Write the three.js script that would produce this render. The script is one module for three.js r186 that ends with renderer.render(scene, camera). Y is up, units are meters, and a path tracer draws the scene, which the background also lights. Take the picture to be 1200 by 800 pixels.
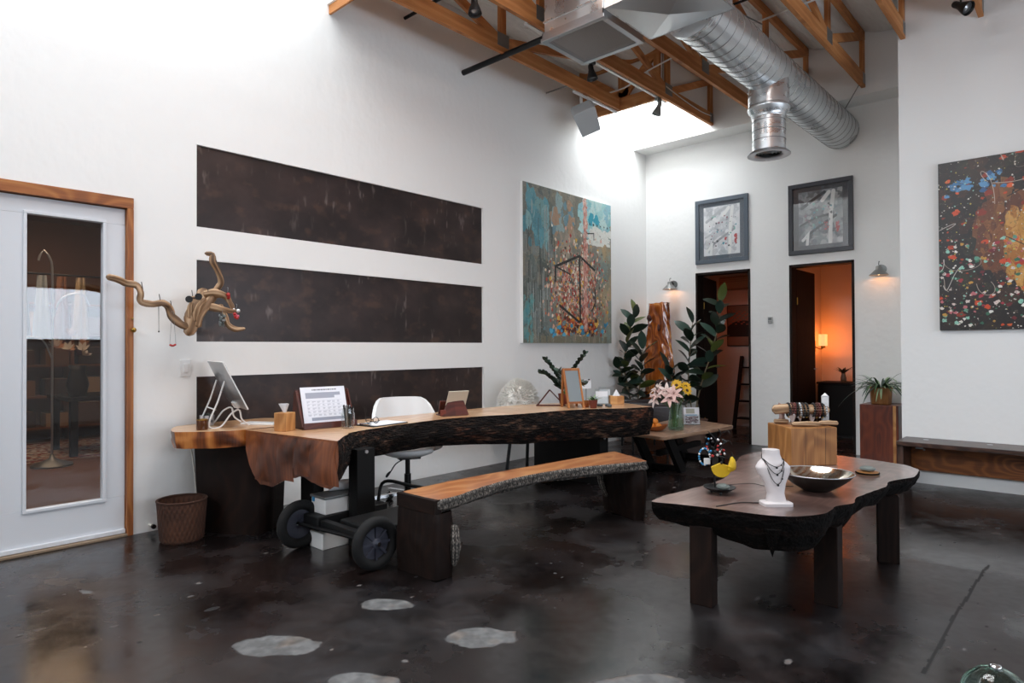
import * as THREE from 'three';
import { RoundedBoxGeometry } from 'three/addons/geometries/RoundedBoxGeometry.js';
import { mergeGeometries, mergeVertices } from 'three/addons/utils/BufferGeometryUtils.js';
import { RectAreaLightUniformsLib } from 'three/addons/lights/RectAreaLightUniformsLib.js';

// ------------------------------------------------------------------ camera, sky, daylight, exposure
const scene = new THREE.Scene();
const camera = new THREE.PerspectiveCamera(55.864, 1.5, 0.05, 80);
camera.rotation.order = 'YXZ';
camera.rotation.set(0.0105, 0.74, -0.0044);
camera.position.set(0, 1.3, 0);
scene.add(camera);
const renderer = new THREE.WebGLRenderer({ antialias: true });
renderer.toneMapping = THREE.LinearToneMapping;
renderer.toneMappingExposure = 1.05;
renderer.shadowMap.enabled = true;
RectAreaLightUniformsLib.init();
scene.background = new THREE.Color(1.0, 1.03, 1.08);           // bright overcast sky, seen through the skylights
// skylight wells cut into the roof: [x0, x1, z0, z1, daylight]
const WELLS = [
  [-5.04, -3.28, -3.1, 0.3, 3.2],
  [-5.04, -3.86, -8.19, -6.92, 13],
  [-3.1, -0.5, -4.0, -1.6, 13],
];
const Y_SKYLIGHT = 5.12;
for (const [x0, x1, z0, z1, power] of WELLS) {
  const day = new THREE.RectAreaLight(new THREE.Color(0.925, 0.97, 1.0), power, x1 - x0 - 0.12, z1 - z0 - 0.12);
  day.position.set((x0 + x1) / 2, Y_SKYLIGHT - 0.06, (z0 + z1) / 2);
  day.rotation.x = -Math.PI / 2;
  scene.add(day);
}

// ------------------------------------------------------------------ helpers
const V = (x, y, z) => new THREE.Vector3(x, y, z);
function mulberry(a) { return () => { a |= 0; a = a + 0x6D2B79F5 | 0; let t = Math.imul(a ^ a >>> 15, 1 | a); t = t + Math.imul(t ^ t >>> 7, 61 | t) ^ t; return ((t ^ t >>> 14) >>> 0) / 4294967296; }; }
const lerp = (a, b, t) => a + (b - a) * t, clamp = (x, a = 0, b = 1) => Math.min(b, Math.max(a, x)), smooth = (a, b, x) => { const t = clamp((x - a) / (b - a)); return t * t * (3 - 2 * t); };
const hash = (x, y, s) => { let h = Math.imul(x, 374761393) + Math.imul(y, 668265263) + Math.imul(s, 974634777); h = Math.imul(h ^ h >>> 13, 1274126177); return ((h ^ h >>> 16) >>> 0) / 4294967296; };
function vnoise(x, y, s = 0, p = 0) {                            // value noise, period p when given
  let xi = Math.floor(x), yi = Math.floor(y); const fx = x - xi, fy = y - yi, u = fx * fx * (3 - 2 * fx), v = fy * fy * (3 - 2 * fy);
  let x1 = xi + 1, y1 = yi + 1; if (p) { const m = (a) => ((a % p) + p) % p; xi = m(xi); yi = m(yi); x1 = m(x1); y1 = m(y1); }
  return lerp(lerp(hash(xi, yi, s), hash(x1, yi, s), u), lerp(hash(xi, y1, s), hash(x1, y1, s), u), v);
}
function fbm(x, y, s = 0, oct = 4, p = 0) { let a = 0.5, r = 0, n = 0; for (let i = 0; i < oct; i++) { r += a * vnoise(x, y, s + i, p); n += a; a *= 0.5; x *= 2; y *= 2; p *= 2; } return r / n; }
const n3 = (x, y, z, s = 0) => (fbm(x + z * 0.71, y - z * 0.53, s, 3) - 0.5) * 2;

function dataTex(w, h, fn, srgb = true, rx = 1, ry = 1) {        // fn(u, v) -> [r, g, b] 0..1
  const d = new Uint8Array(w * h * 4);
  for (let j = 0; j < h; j++) for (let i = 0; i < w; i++) { const c = fn(i / w, j / h), k = (j * w + i) * 4; d[k] = clamp(c[0]) * 255; d[k + 1] = clamp(c[1]) * 255; d[k + 2] = clamp(c[2]) * 255; d[k + 3] = 255; }
  const t = new THREE.DataTexture(d, w, h); t.wrapS = t.wrapT = THREE.RepeatWrapping; t.magFilter = THREE.LinearFilter; t.minFilter = THREE.LinearMipmapLinearFilter; t.generateMipmaps = true;
  if (srgb) t.colorSpace = THREE.SRGBColorSpace; t.repeat.set(rx, ry); t.needsUpdate = true; return t;
}
function canvasTex(w, h, draw) { const c = document.createElement('canvas'); c.width = w; c.height = h; draw(c.getContext('2d'), w, h); const t = new THREE.CanvasTexture(c); t.colorSpace = THREE.SRGBColorSpace; return t; }
const mix3 = (a, b, t) => [lerp(a[0], b[0], t), lerp(a[1], b[1], t), lerp(a[2], b[2], t)];
const hex = (h) => [(h >> 16 & 255) / 255, (h >> 8 & 255) / 255, (h & 255) / 255];

const names = {};
const numbered = (n) => { const k = names[n] = (names[n] ?? -1) + 1; return k ? `${n}_${String(k).padStart(3, '0')}` : n; };
function flat(g) { const r = g.index ? g.toNonIndexed() : g; for (const k of Object.keys(r.attributes)) if (!['position', 'normal', 'uv'].includes(k)) r.deleteAttribute(k); if (!r.attributes.normal) r.computeVertexNormals(); if (!r.attributes.uv) r.setAttribute('uv', new THREE.BufferAttribute(new Float32Array(r.attributes.position.count * 2), 2)); return r; }
const merge = (gs) => Array.isArray(gs) ? (gs.length > 1 ? mergeGeometries(gs.map(flat)) : gs[0]) : gs;
function boxUV(g, grain = 'z') {                                 // uv in metres by face direction, v along the grain
  g = flat(g); const p = g.attributes.position, uv = g.attributes.uv, a = V(), b = V(), c = V(), n = V();
  for (let i = 0; i < p.count; i += 3) {
    a.fromBufferAttribute(p, i); b.fromBufferAttribute(p, i + 1); c.fromBufferAttribute(p, i + 2); n.subVectors(b, a).cross(c.clone().sub(a));
    const ax = Math.abs(n.x), ay = Math.abs(n.y), az = Math.abs(n.z), d = ax > ay && ax > az ? 'x' : ay > az ? 'y' : 'z';
    const rest = ['x', 'y', 'z'].filter((k) => k !== d); let vv = rest.includes(grain) ? grain : rest[1], uu = rest.find((k) => k !== vv);
    [a, b, c].forEach((q, k) => uv.setXY(i + k, q[uu] + (d === 'x' ? 0.37 : 0), q[vv] * (rest.includes(grain) ? 1 : 3)));
  }
  return g;
}
function obj(name, geos, mat, parent, grain) {
  let g = merge(geos); if (grain) g = boxUV(g, grain);
  const m = new THREE.Mesh(g, mat); m.castShadow = m.receiveShadow = true; m.name = parent ? name : numbered(name); (parent ?? scene).add(m); return m;
}
function tag(o, label, category, group, kind) { o.userData = { label, category }; if (group) o.userData.group = group; if (kind) o.userData.kind = kind; return o; }
function struct(name, geos, mat, parent, grain) { const o = obj(name, geos, mat, parent, grain); if (!parent) o.userData.kind = 'structure'; return o; }
function thing(name, label, category, [x, y, z] = [0, 0, 0], turn = 0, group) { const o = new THREE.Group(); o.name = numbered(name); scene.add(o); o.position.set(x, y, z); o.rotation.y = turn; return tag(o, label, category, group); }
function structGroup(name) { const o = new THREE.Group(); o.name = name; o.userData.kind = 'structure'; scene.add(o); return o; }
function copy(o, label, group) { const c = o.clone(); c.name = numbered(o.name.replace(/_\d{3}$/, '')); c.userData = { ...o.userData }; if (label) c.userData.label = label; if (group) c.userData.group = group; scene.add(c); return c; }

const bx = (w, h, d, x = 0, y = 0, z = 0, r = 0) => (r ? new RoundedBoxGeometry(w, h, d, 1, Math.min(r, w / 2.01, h / 2.01, d / 2.01)) : new THREE.BoxGeometry(w, h, d)).translate(x, y, z);
const span = (x0, x1, y0, y1, z0, z1, r = 0) => bx(x1 - x0, y1 - y0, z1 - z0, (x0 + x1) / 2, (y0 + y1) / 2, (z0 + z1) / 2, r);
const cyl = (r0, r1, h, x = 0, y = 0, z = 0, n = 20, open = false) => new THREE.CylinderGeometry(r1, r0, h, n, 1, open).translate(x, y, z);
const ball = (r, x = 0, y = 0, z = 0, n = 14) => new THREE.SphereGeometry(r, n, Math.max(6, n * 0.7 | 0)).translate(x, y, z);
const lathe = (pts, n = 28) => new THREE.LatheGeometry(pts.map(([r, y]) => new THREE.Vector2(r, y)), n);
function bar(a, b, w, h, up = V(0, 1, 0)) {                      // rectangular bar from a to b
  const A = V(...a), B = V(...b), d = B.clone().sub(A), L = d.length(); d.normalize(); let s = up.clone().cross(d); if (s.length() < 1e-3) s = V(1, 0, 0).cross(d); s.normalize(); const u = d.clone().cross(s);
  return new THREE.BoxGeometry(w, h, L).applyMatrix4(new THREE.Matrix4().makeBasis(s, u, d).setPosition(A.add(B).multiplyScalar(0.5)));
}
const rod = (a, b, r, n = 10) => tube([a, b], r, n, 1);
function tube(pts, r, n = 8, seg) { const P = pts.map((p) => V(...p)); const c = P.length === 2 ? new THREE.LineCurve3(P[0], P[1]) : new THREE.CatmullRomCurve3(P); return new THREE.TubeGeometry(c, seg ?? P.length * 6, r, n, false); }
function limb(pts, radii, n = 9, seg = 40, wob = 0, seed = 0) {   // tube of varying radius with closed ends
  const c = new THREE.CatmullRomCurve3(pts.map((p) => V(...p))), fr = c.computeFrenetFrames(seg, false), pos = [], uv = [], idx = [], Lm = c.getLength();
  for (let i = 0; i <= seg; i++) {
    const t = i / seg, p = c.getPointAt(t), f = t * (radii.length - 1), k = Math.min(radii.length - 2, Math.floor(f)), R = lerp(radii[k], radii[k + 1], f - k) * (i === 0 || i === seg ? 0.35 : 1);
    for (let j = 0; j <= n; j++) { const a = j % n / n * Math.PI * 2, rr = R * (1 + wob * n3(Math.cos(a) * 1.3 + t * Lm * 9, Math.sin(a) * 1.3, t * 3, seed)); const q = p.clone().addScaledVector(fr.normals[i], Math.cos(a) * rr).addScaledVector(fr.binormals[i], Math.sin(a) * rr); pos.push(q.x, q.y, q.z); uv.push(j / n * 0.3, t * Lm); }
  }
  for (let i = 0; i < seg; i++) for (let j = 0; j < n; j++) { const a = i * (n + 1) + j, b = a + n + 1; idx.push(a, a + 1, b, b, a + 1, b + 1); }
  const g = new THREE.BufferGeometry(); g.setAttribute('position', new THREE.Float32BufferAttribute(pos, 3)); g.setAttribute('uv', new THREE.Float32BufferAttribute(uv, 2)); g.setIndex(idx); g.computeVertexNormals(); return g;
}
function gridGeo(nu, nv, fn, uvs = 1) { const pos = [], uv = [], idx = []; for (let j = 0; j <= nv; j++) for (let i = 0; i <= nu; i++) { const p = fn(i / nu, j / nv); pos.push(p[0], p[1], p[2]); uv.push(i / nu * uvs, j / nv * uvs); } for (let j = 0; j < nv; j++) for (let i = 0; i < nu; i++) { const a = j * (nu + 1) + i, b = a + nu + 1; idx.push(a, a + 1, b + 1, a, b + 1, b); } const g = new THREE.BufferGeometry(); g.setAttribute('position', new THREE.Float32BufferAttribute(pos, 3)); g.setAttribute('uv', new THREE.Float32BufferAttribute(uv, 2)); g.setIndex(idx); g.computeVertexNormals(); return g; }
const place = (g, x, y, z, ry = 0, rx = 0, rz = 0) => g.applyMatrix4(new THREE.Matrix4().compose(V(x, y, z), new THREE.Quaternion().setFromEuler(new THREE.Euler(rx, ry, rz, 'YXZ')), V(1, 1, 1)));
// live-edge slab from a closed outline: top face, bark side and underside as separate geometries
function slab(outline, y, thick, { n = 90, bulge = 0.015, under = 0.02, wob = 0.012, rows = 6, seed = 1, freq = 6, tension = 0.5 } = {}) {
  const crv = new THREE.CatmullRomCurve3(outline.map(([x, z]) => V(x, 0, z)), true, 'catmullrom', tension), P = crv.getSpacedPoints(n).slice(0, n);
  let area = 0; P.forEach((p, i) => { const q = P[(i + 1) % n]; area += p.x * q.z - q.x * p.z; }); if (area < 0) P.reverse();   // counter-clockwise in x, z
  const N = P.map((p, i) => { const a = P[(i + n - 1) % n], b = P[(i + 1) % n]; return V(b.z - a.z, 0, -(b.x - a.x)).normalize(); });
  const ring = [];
  for (let k = 0; k <= rows; k++) ring.push(P.map((p, i) => { const t = k / rows, T = typeof thick === 'function' ? thick(p.x, p.z) : thick; const o = bulge * Math.sin(Math.PI * t) - under * t + wob * n3(p.x * freq, t * 2.2 + seed, p.z * freq, seed) * (k ? 1 : 0.6); return [p.x + N[i].x * o, y - T * t + (k === rows ? wob * 0.8 * n3(p.x * freq, 5, p.z * freq, seed + 9) : 0), p.z + N[i].z * o]; }));
  const side = new THREE.BufferGeometry(), sp = [], su = [], si = []; let L = 0;
  for (let i = 0; i <= n; i++) { const m = i % n; if (i) L += P[m].distanceTo(P[(i - 1) % n]); for (let k = 0; k <= rows; k++) { sp.push(...ring[k][m]); su.push(y - ring[k][m][1], L); } }
  for (let i = 0; i < n; i++) for (let k = 0; k < rows; k++) { const a = i * (rows + 1) + k, b = a + rows + 1; si.push(a, b, a + 1, b, b + 1, a + 1); }
  side.setAttribute('position', new THREE.Float32BufferAttribute(sp, 3)); side.setAttribute('uv', new THREE.Float32BufferAttribute(su, 2)); side.setIndex(si); side.computeVertexNormals();
  const cap = (r, up) => { const pts = r.map((q) => new THREE.Vector2(q[0], q[2])), tri = THREE.ShapeUtils.triangulateShape(pts, []), g = new THREE.BufferGeometry(); g.setAttribute('position', new THREE.Float32BufferAttribute(r.flat(), 3)); g.setAttribute('uv', new THREE.Float32BufferAttribute(r.flatMap((q) => [q[0], q[2]]), 2)); const id = []; for (const [a, b, c] of tri) { const A = pts[a], B = pts[b], C = pts[c], s = (B.x - A.x) * (C.y - A.y) - (B.y - A.y) * (C.x - A.x); (s > 0) === up ? id.push(a, c, b) : id.push(a, b, c); } g.setIndex(id); g.computeVertexNormals(); return g; };
  return { top: cap(ring[0], true), side, bottom: cap(ring[rows], false) };
}
function leafGeo(len, wid, fold = 0.25, droop = 0.3, seg = 5, point = 1) {   // a leaf along +z from its stalk, folded on the midrib
  return gridGeo(2, seg, (u, v) => { const w = wid * 0.5 * Math.pow(Math.sin(Math.PI * clamp(v * 0.94 + 0.05)), point), s = (u - 0.5) * 2; return [s * w, Math.abs(s) * w * fold - droop * len * v * v, v * len]; });
}

// ------------------------------------------------------------------ materials
const std = (color, roughness = 0.6, o = {}) => new THREE.MeshStandardMaterial({ color, roughness, side: THREE.DoubleSide, ...o });
const phys = (color, roughness = 0.5, o = {}) => new THREE.MeshPhysicalMaterial({ color, roughness, side: THREE.DoubleSide, ...o });
function woodTex(seed, dark, mid, light, { rings = 26, warp = 1.6, knots = 3, w = 256, h = 512, streak = 0.4, blot = 0.6 } = {}) {   // one square metre wide, two metres long, grain along v
  const D = hex(dark), Mi = hex(mid), Li = hex(light), R = mulberry(seed), kn = Array.from({ length: knots }, () => [R(), R(), 0.02 + 0.03 * R()]);
  return dataTex(w, h, (u, v) => {
    let x = u; for (const [kx, ky, kr] of kn) { let dx = u - kx, dy = (v - ky) * 2; dx -= Math.round(dx); dy -= Math.round(dy / 2) * 2; const q = Math.exp(-(dx * dx + dy * dy * 0.35) / (kr * kr * 4)); x += q * 0.12 * Math.sign(dx || 1); }
    const wv = fbm(u * 4, v * 4, seed, 3, 4), g = 0.5 + 0.5 * Math.sin((x * rings + (wv - 0.5) * warp * 8) * Math.PI), f = vnoise(u * 180, v * 12, seed + 5, 12 * 15) , big = fbm(u * 2, v * 3, seed + 11, 3, 2);
    let t = clamp(streak * g * g + 0.22 * f + blot * (big - 0.3) * 1.6); let c = t < 0.5 ? mix3(D, Mi, t * 2) : mix3(Mi, Li, t * 2 - 1);
    for (const [kx, ky, kr] of kn) { let dx = u - kx, dy = (v - ky) * 2; dx -= Math.round(dx); dy -= Math.round(dy / 2) * 2; const q = Math.exp(-(dx * dx + dy * dy * 0.5) / (kr * kr)); c = mix3(c, D, q * 0.8); }
    return c;
  }, true, 1, 0.5);
}
const wood = (seed, d, m, l, rough = 0.45, o = {}, t = {}) => phys(0xffffff, rough, { map: woodTex(seed, d, m, l, t), ...o });
const barkTex = dataTex(256, 256, (u, v) => { const a = fbm(u * 10, v * 22, 40, 4, 2), b = fbm(u * 30, v * 40, 44, 3, 10), t = clamp((a - 0.3) * 1.7 + (b - 0.5) * 0.6); return mix3([0.04, 0.03, 0.026], [0.25, 0.165, 0.125], t * t); }, true, 2.5, 1.6);
const barkBump = dataTex(256, 256, (u, v) => { const a = Math.abs(fbm(u * 12, v * 10, 50, 4, 2) - 0.5) * 2, b = fbm(u * 40, v * 40, 54, 3, 8), t = clamp(a * 0.9 + b * 0.5); return [t, t, t]; }, false, 2.5, 1.6);
const paleBarkTex = dataTex(256, 256, (u, v) => { const a = fbm(u * 16, v * 26, 60, 4, 2), b = fbm(u * 40, v * 46, 64, 3, 8), t = clamp((a - 0.3) * 2.4 + (b - 0.45)); return mix3([0.12, 0.11, 0.10], [0.66, 0.62, 0.58], t); }, true, 3, 2);
const noiseBump = (seed, f, oct = 4, n = 256, rx = 1, ry = 1) => dataTex(n, n, (u, v) => { const t = fbm(u * f, v * f, seed, oct, f); return [t, t, t]; }, false, rx, ry);
const plasterBump = dataTex(512, 512, (u, v) => { const t = 0.6 * fbm(u * 6, v * 24, 70, 5, 6) + 0.4 * fbm(u * 40, v * 40, 75, 2, 40); return [t, t, t]; }, false, 0.5, 0.5);
const deskBarkTex = dataTex(256, 512, (u, v) => { const a = fbm(u * 14, v * 60, 46, 4), b = fbm(u * 40, v * 120, 48, 3), r = fbm(u * 3, v * 9, 49, 3), t = clamp((a - 0.36) * 2 + (b - 0.5) * 0.8); return mix3(mix3([0.06, 0.042, 0.036], [0.36, 0.26, 0.2], t * t), [0.4, 0.17, 0.1], clamp((r - 0.55) * 5) * 0.5 * t); }, true, 3.2, 0.3);
const M = {
  wall: std(0xf0f0ee, 0.72, { bumpMap: plasterBump, bumpScale: 0.004 }),
  wellWhite: std(0xeeeeec, 0.8),
  doorWhite: std(0xd9dde2, 0.45),
  cedar: wood(101, 0x6f3d1c, 0x9c5c2c, 0xb67a41, 0.5, {}, { rings: 34, warp: 0.6 }),
  truss: wood(102, 0x945a2e, 0xbd7c46, 0xd8a169, 0.7, {}, { rings: 24, warp: 0.35, knots: 8, streak: 0.22, blot: 0.7 }),
  ply: wood(103, 0x7a4a2c, 0x8f5b3a, 0xa06a48, 0.75, {}, { rings: 10, warp: 1.2, knots: 2 }),
  desk: wood(104, 0xb5835a, 0xd6ab80, 0xe8c9a4, 0.32, { clearcoat: 0.5, clearcoatRoughness: 0.18 }, { rings: 20, warp: 1.1, knots: 2, streak: 0.3 }),
  deskEnd: wood(105, 0x3a1c0f, 0x7c4222, 0xa8632f, 0.38, { clearcoat: 0.3, clearcoatRoughness: 0.25 }, { rings: 7, warp: 2.0, knots: 3, streak: 0.16, blot: 1.0 }),
  sideSlab: wood(106, 0x3d1c0d, 0x9a5526, 0xc98142, 0.35, { clearcoat: 0.35, clearcoatRoughness: 0.2 }, { rings: 9, warp: 0.8, knots: 0, streak: 0.75, blot: 0.4 }),
  bench: wood(107, 0x8a4e2a, 0xb36f40, 0xcf935f, 0.3, { clearcoat: 0.7, clearcoatRoughness: 0.16 }, { rings: 22, warp: 0.9, streak: 0.42, blot: 0.8 }),
  darkWood: wood(108, 0x120b09, 0x1d120e, 0x291a14, 0.6, { specularIntensity: 0.4 }, { rings: 20 }),
  redWood: wood(109, 0x32130a, 0x6a2c14, 0x8a4120, 0.36, { clearcoat: 0.3, clearcoatRoughness: 0.25 }, { rings: 4, warp: 1.6, knots: 1, streak: 0.2, blot: 1.1 }),
  walnut: wood(110, 0x4a352f, 0x755b53, 0x9c837a, 0.28, { clearcoat: 1, clearcoatRoughness: 0.2 }, { rings: 10, warp: 1.8, knots: 3, streak: 0.22, blot: 0.9 }),
  cube: wood(111, 0x3f2413, 0x845529, 0xb27e49, 0.5, {}, { rings: 5, warp: 1.2, knots: 1, streak: 0.25, blot: 1.0 }),
  burl: wood(112, 0x4b1c08, 0xb25a1c, 0xe39a48, 0.2, { clearcoat: 0.9, clearcoatRoughness: 0.1 }, { rings: 6, warp: 2.6, knots: 8, streak: 0.3, blot: 1.0 }),
  drift: wood(113, 0x4a3424, 0x9c7a58, 0xd2b698, 0.65, {}, { rings: 22, warp: 1.0, knots: 1, streak: 0.5 }),
  plywoodLight: wood(114, 0xa06a38, 0xc08a52, 0xd0a066, 0.55, {}, { rings: 16, knots: 0 }),
  benchDark: wood(115, 0x241510, 0x4a3126, 0x5f4436, 0.4, { clearcoat: 0.2 }, { rings: 20 }),
  mahogany: wood(116, 0x33110b, 0x4b1d13, 0x5f281b, 0.4, {}, { rings: 18, knots: 0 }),
  bark: phys(0xb5aaa4, 0.9, { specularIntensity: 0.3, map: barkTex, bumpMap: barkBump, bumpScale: 0.012 }),
  deskBark: phys(0xffffff, 0.88, { specularIntensity: 0.4, map: deskBarkTex, bumpMap: barkBump, bumpScale: 0.02 }),
  paleBark: std(0xffffff, 0.8, { map: paleBarkTex, bumpMap: barkBump, bumpScale: 0.01 }),
  blackSteel: phys(0x0d0c0c, 0.6, { specularIntensity: 0.5 }),
  blackMetal: std(0x1a1a1b, 0.4, { metalness: 0.5 }),
  blackPlastic: std(0x0c0c0d, 0.5),
  rubber: std(0x0b0b0c, 0.85),
  galv: std(0xd2d6d8, 0.42, { metalness: 0.85, roughnessMap: dataTex(128, 128, (u, v) => { const t = 0.55 + 0.9 * (fbm(u * 8, v * 8, 81, 3, 8) - 0.3); return [t, t, t]; }, false) }),
  steelPlate: std(0x8d8f8e, 0.45, { metalness: 0.8 }),
  chrome: std(0xd4d6d8, 0.14, { metalness: 1 }),
  silver: std(0xb9bcc0, 0.3, { metalness: 0.85 }),
  white: std(0xe6e6e4, 0.5), whiteGloss: phys(0xe9eaea, 0.3, { clearcoat: 0.3 }), paper: std(0xe4e6ea, 0.8), offWhite: std(0xd8d4ca, 0.6),
  insulation: std(0xf0efeb, 0.5, { bumpMap: noiseBump(90, 10, 5, 256, 1.5, 1.5), bumpScale: 0.02 }),
  glass: phys(0xffffff, 0.02, { transmission: 1, thickness: 0, ior: 1.5 }),
  acrylic: phys(0xf6f8f8, 0.03, { transmission: 1, thickness: 0, ior: 1.45 }),
  leafDark: phys(0x1c2b1e, 0.36, { clearcoat: 0.3, clearcoatRoughness: 0.3 }), leafTeal: phys(0x33493f, 0.34, { clearcoat: 0.35, clearcoatRoughness: 0.25 }), leafOlive: phys(0x55602a, 0.4), leafMid: std(0x39562f, 0.5), leafPale: std(0x86a07a, 0.5), stem: std(0x7a6a52, 0.7), greenStem: std(0x4c6a34, 0.6),
  terracotta: std(0x6a2c1e, 0.65), leather: phys(0x2a2223, 0.32, { clearcoat: 0.2, bumpMap: noiseBump(91, 24, 3), bumpScale: 0.002 }), fur: std(0xf0ede6, 0.95),
  orange: std(0xd9812b, 0.55, { bumpMap: noiseBump(93, 40, 2), bumpScale: 0.001 }), gold: std(0x9b7a3a, 0.3, { metalness: 0.9 }),
  stone: std(0x6d7470, 0.7, { bumpMap: noiseBump(94, 10, 4), bumpScale: 0.004 }), yellow: std(0xd9b31c, 0.5), blue: std(0x2f86b8, 0.4), red: std(0xa8201c, 0.4), black: std(0x101010, 0.45), pink: std(0xd06a80, 0.5), cord: std(0x1c1917, 0.7),
};

// ------------------------------------------------------------------ setting: floor, walls, roof
const XA = -5.04, ZB = -8.53, ZC = -7.16, XR = 3.6, ZF = 3.4, YR = 4.95;
{ // stained and sealed concrete: dark brown-black mottling, bare grey patches, pock marks and a crack, all flat on the slab
  const S = 9.0, X0 = -5.2, Z0 = -8.7, n = 1536, R = mulberry(7);
  const patches = [[-2.69, -1.39, 0.21, 0.1, 0.62], [-2.70, -1.99, 0.145, 0.075, 0.6], [-2.08, -2.05, 0.17, 0.11, 0.7], [-2.13, -1.47, 0.16, 0.08, 0.5], [-1.34, -2.18, 0.2, 0.07, 0.9], [-4.05, -1.02, 0.05, 0.02, 0.3]];
  const specks = Array.from({ length: 520 }, () => [X0 + R() * S, Z0 + R() * S, 0.006 + 0.02 * R() * R(), R() < 0.45, R() * 3]);
  const grid = new Map(); for (const s of specks) { for (let a = -1; a <= 1; a++) for (let b = -1; b <= 1; b++) { const k = (Math.floor(s[0] * 5) + a) + ',' + (Math.floor(s[1] * 5) + b); if (!grid.has(k)) grid.set(k, []); grid.get(k).push(s); } }
  const rough = new Uint8Array(n * n * 4);
  const d = new Uint8Array(n * n * 4);
  for (let j = 0; j < n; j++) for (let i = 0; i < n; i++) {
    const x = X0 + i / n * S, z = Z0 + j / n * S, a = fbm(x * 1.1, z * 1.1, 200, 5), b = fbm(x * 4 + a * 3, z * 4 - a * 2, 210, 4), f = fbm(x * 30, z * 30, 220, 2);
    let c = mix3([0.06, 0.045, 0.045], [0.135, 0.10, 0.095], clamp((b - 0.35) * 2.2)); c = mix3(c, [0.17, 0.11, 0.085], clamp((a - 0.52) * 3) * 0.6); c = mix3(c, [0.14, 0.135, 0.145], clamp((fbm(x * 2.3, z * 2.3, 230, 4) - 0.53) * 5) * 0.55); c = c.map((q) => q * (0.86 + 0.28 * f));
    const worn = clamp((fbm(x * 1.6 + 7, z * 1.6, 270, 5) - 0.47) * 7); let ro = 0.17 + 0.12 * clamp((b - 0.3) * 1.6) + 0.1 * (f - 0.5) + 0.16 * worn; c = mix3(c, [0.2, 0.2, 0.21], worn * 0.5 * clamp((fbm(x * 8, z * 8, 280, 4) - 0.35) * 3));
    for (const [px, pz, rx, rz, rot] of patches) { const cs = Math.cos(rot), sn = Math.sin(rot), dx = x - px, dz = z - pz; if (dx * dx + dz * dz > 0.12) continue; const q = Math.hypot((dx * cs - dz * sn) / rx, (dx * sn + dz * cs) / rz) + 0.5 * (fbm(x * 14, z * 14, 240, 4) - 0.5); const t = smooth(1.0, 0.9, q); if (t > 0) { const m = fbm(x * 26, z * 26, 250, 4), g = 0.22 + 0.26 * m; c = mix3(c, mix3([g, g, g * 1.0], [g * 1.05, g * 0.86, g * 0.72], clamp((fbm(x * 9, z * 9, 255, 3) - 0.5) * 4) * 0.7), t); ro = lerp(ro, 0.75, t); } }
    const near = grid.get(Math.floor(x * 5) + ',' + Math.floor(z * 5)); if (near) for (const s of near) { const q = Math.hypot((x - s[0]) * (1 + 0.5 * Math.sin(s[4])), (z - s[1]) * (1 + 0.5 * Math.cos(s[4]))) / s[2]; if (q < 1.2) { const t = smooth(1.1, 0.7, q + 0.5 * (f - 0.5)); c = mix3(c, s[3] ? [0.42, 0.40, 0.39] : [0.04, 0.035, 0.03], t * 0.8); ro = lerp(ro, 0.7, t); } }
    const ct = clamp((z + 4.75) / 1.7), cx = -0.51 - 0.03 * ct + 0.02 * (fbm(z * 5, 3, 260, 3) - 0.5); if (z > -4.75 && z < -3.0 && Math.abs(x - cx) < 0.004 + 0.006 * f) { c = [0.03, 0.027, 0.025]; ro = 0.8; }
    const k = (j * n + i) * 4; d[k] = clamp(c[0]) * 255; d[k + 1] = clamp(c[1]) * 255; d[k + 2] = clamp(c[2]) * 255; d[k + 3] = 255; rough[k] = rough[k + 1] = rough[k + 2] = clamp(ro) * 255; rough[k + 3] = 255;
  }
  const tx = (data, srgb) => { const t = new THREE.DataTexture(data, n, n); t.wrapS = t.wrapT = THREE.RepeatWrapping; t.magFilter = THREE.LinearFilter; t.minFilter = THREE.LinearMipmapLinearFilter; t.generateMipmaps = true; if (srgb) t.colorSpace = THREE.SRGBColorSpace; t.needsUpdate = true; return t; };
  M.floor = phys(0xffffff, 1, { map: tx(d, true), roughnessMap: tx(rough, false), ior: 1.65 });
  const g = flat(span(XA - 0.2, XR + 0.2, -0.2, 0, ZB - 2.2, ZF + 0.2)), p = g.attributes.position, uv = g.attributes.uv; for (let i = 0; i < p.count; i++) uv.setXY(i, (p.getX(i) - X0) / S, (p.getZ(i) - Z0) / S);
  struct('floor', g, M.floor);
}
const T = 0.16;                                                   // wall thickness
// long white wall with the glazed door and three shallow niches for the steel panels
const NZ0 = -5.05, NZ1 = -1.985, NICHES = [[2.232, 2.855], [1.361, 1.981], [0.48, 1.095]], DZ0 = -1.535, DZ1 = -0.62, DTOP = 2.34;
{
  const w = (z0, z1, y0, y1) => span(XA - T, XA, y0, y1, z0, z1);
  struct('wall_left', [w(ZB - 0.2, NZ0, 0, 5.6), w(NZ1, DZ0, 0, 5.6), w(DZ0, DZ1, DTOP, 5.6), w(DZ1, ZF + 0.2, 0, 5.6), w(NZ0, NZ1, 2.855, 5.6), w(NZ0, NZ1, 1.981, 2.232), w(NZ0, NZ1, 1.095, 1.361), w(NZ0, NZ1, 0, 0.48), span(XA - T, XA - 0.06, 0.48, 2.855, NZ0, NZ1)], M.wall, null, 'z');
}
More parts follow.
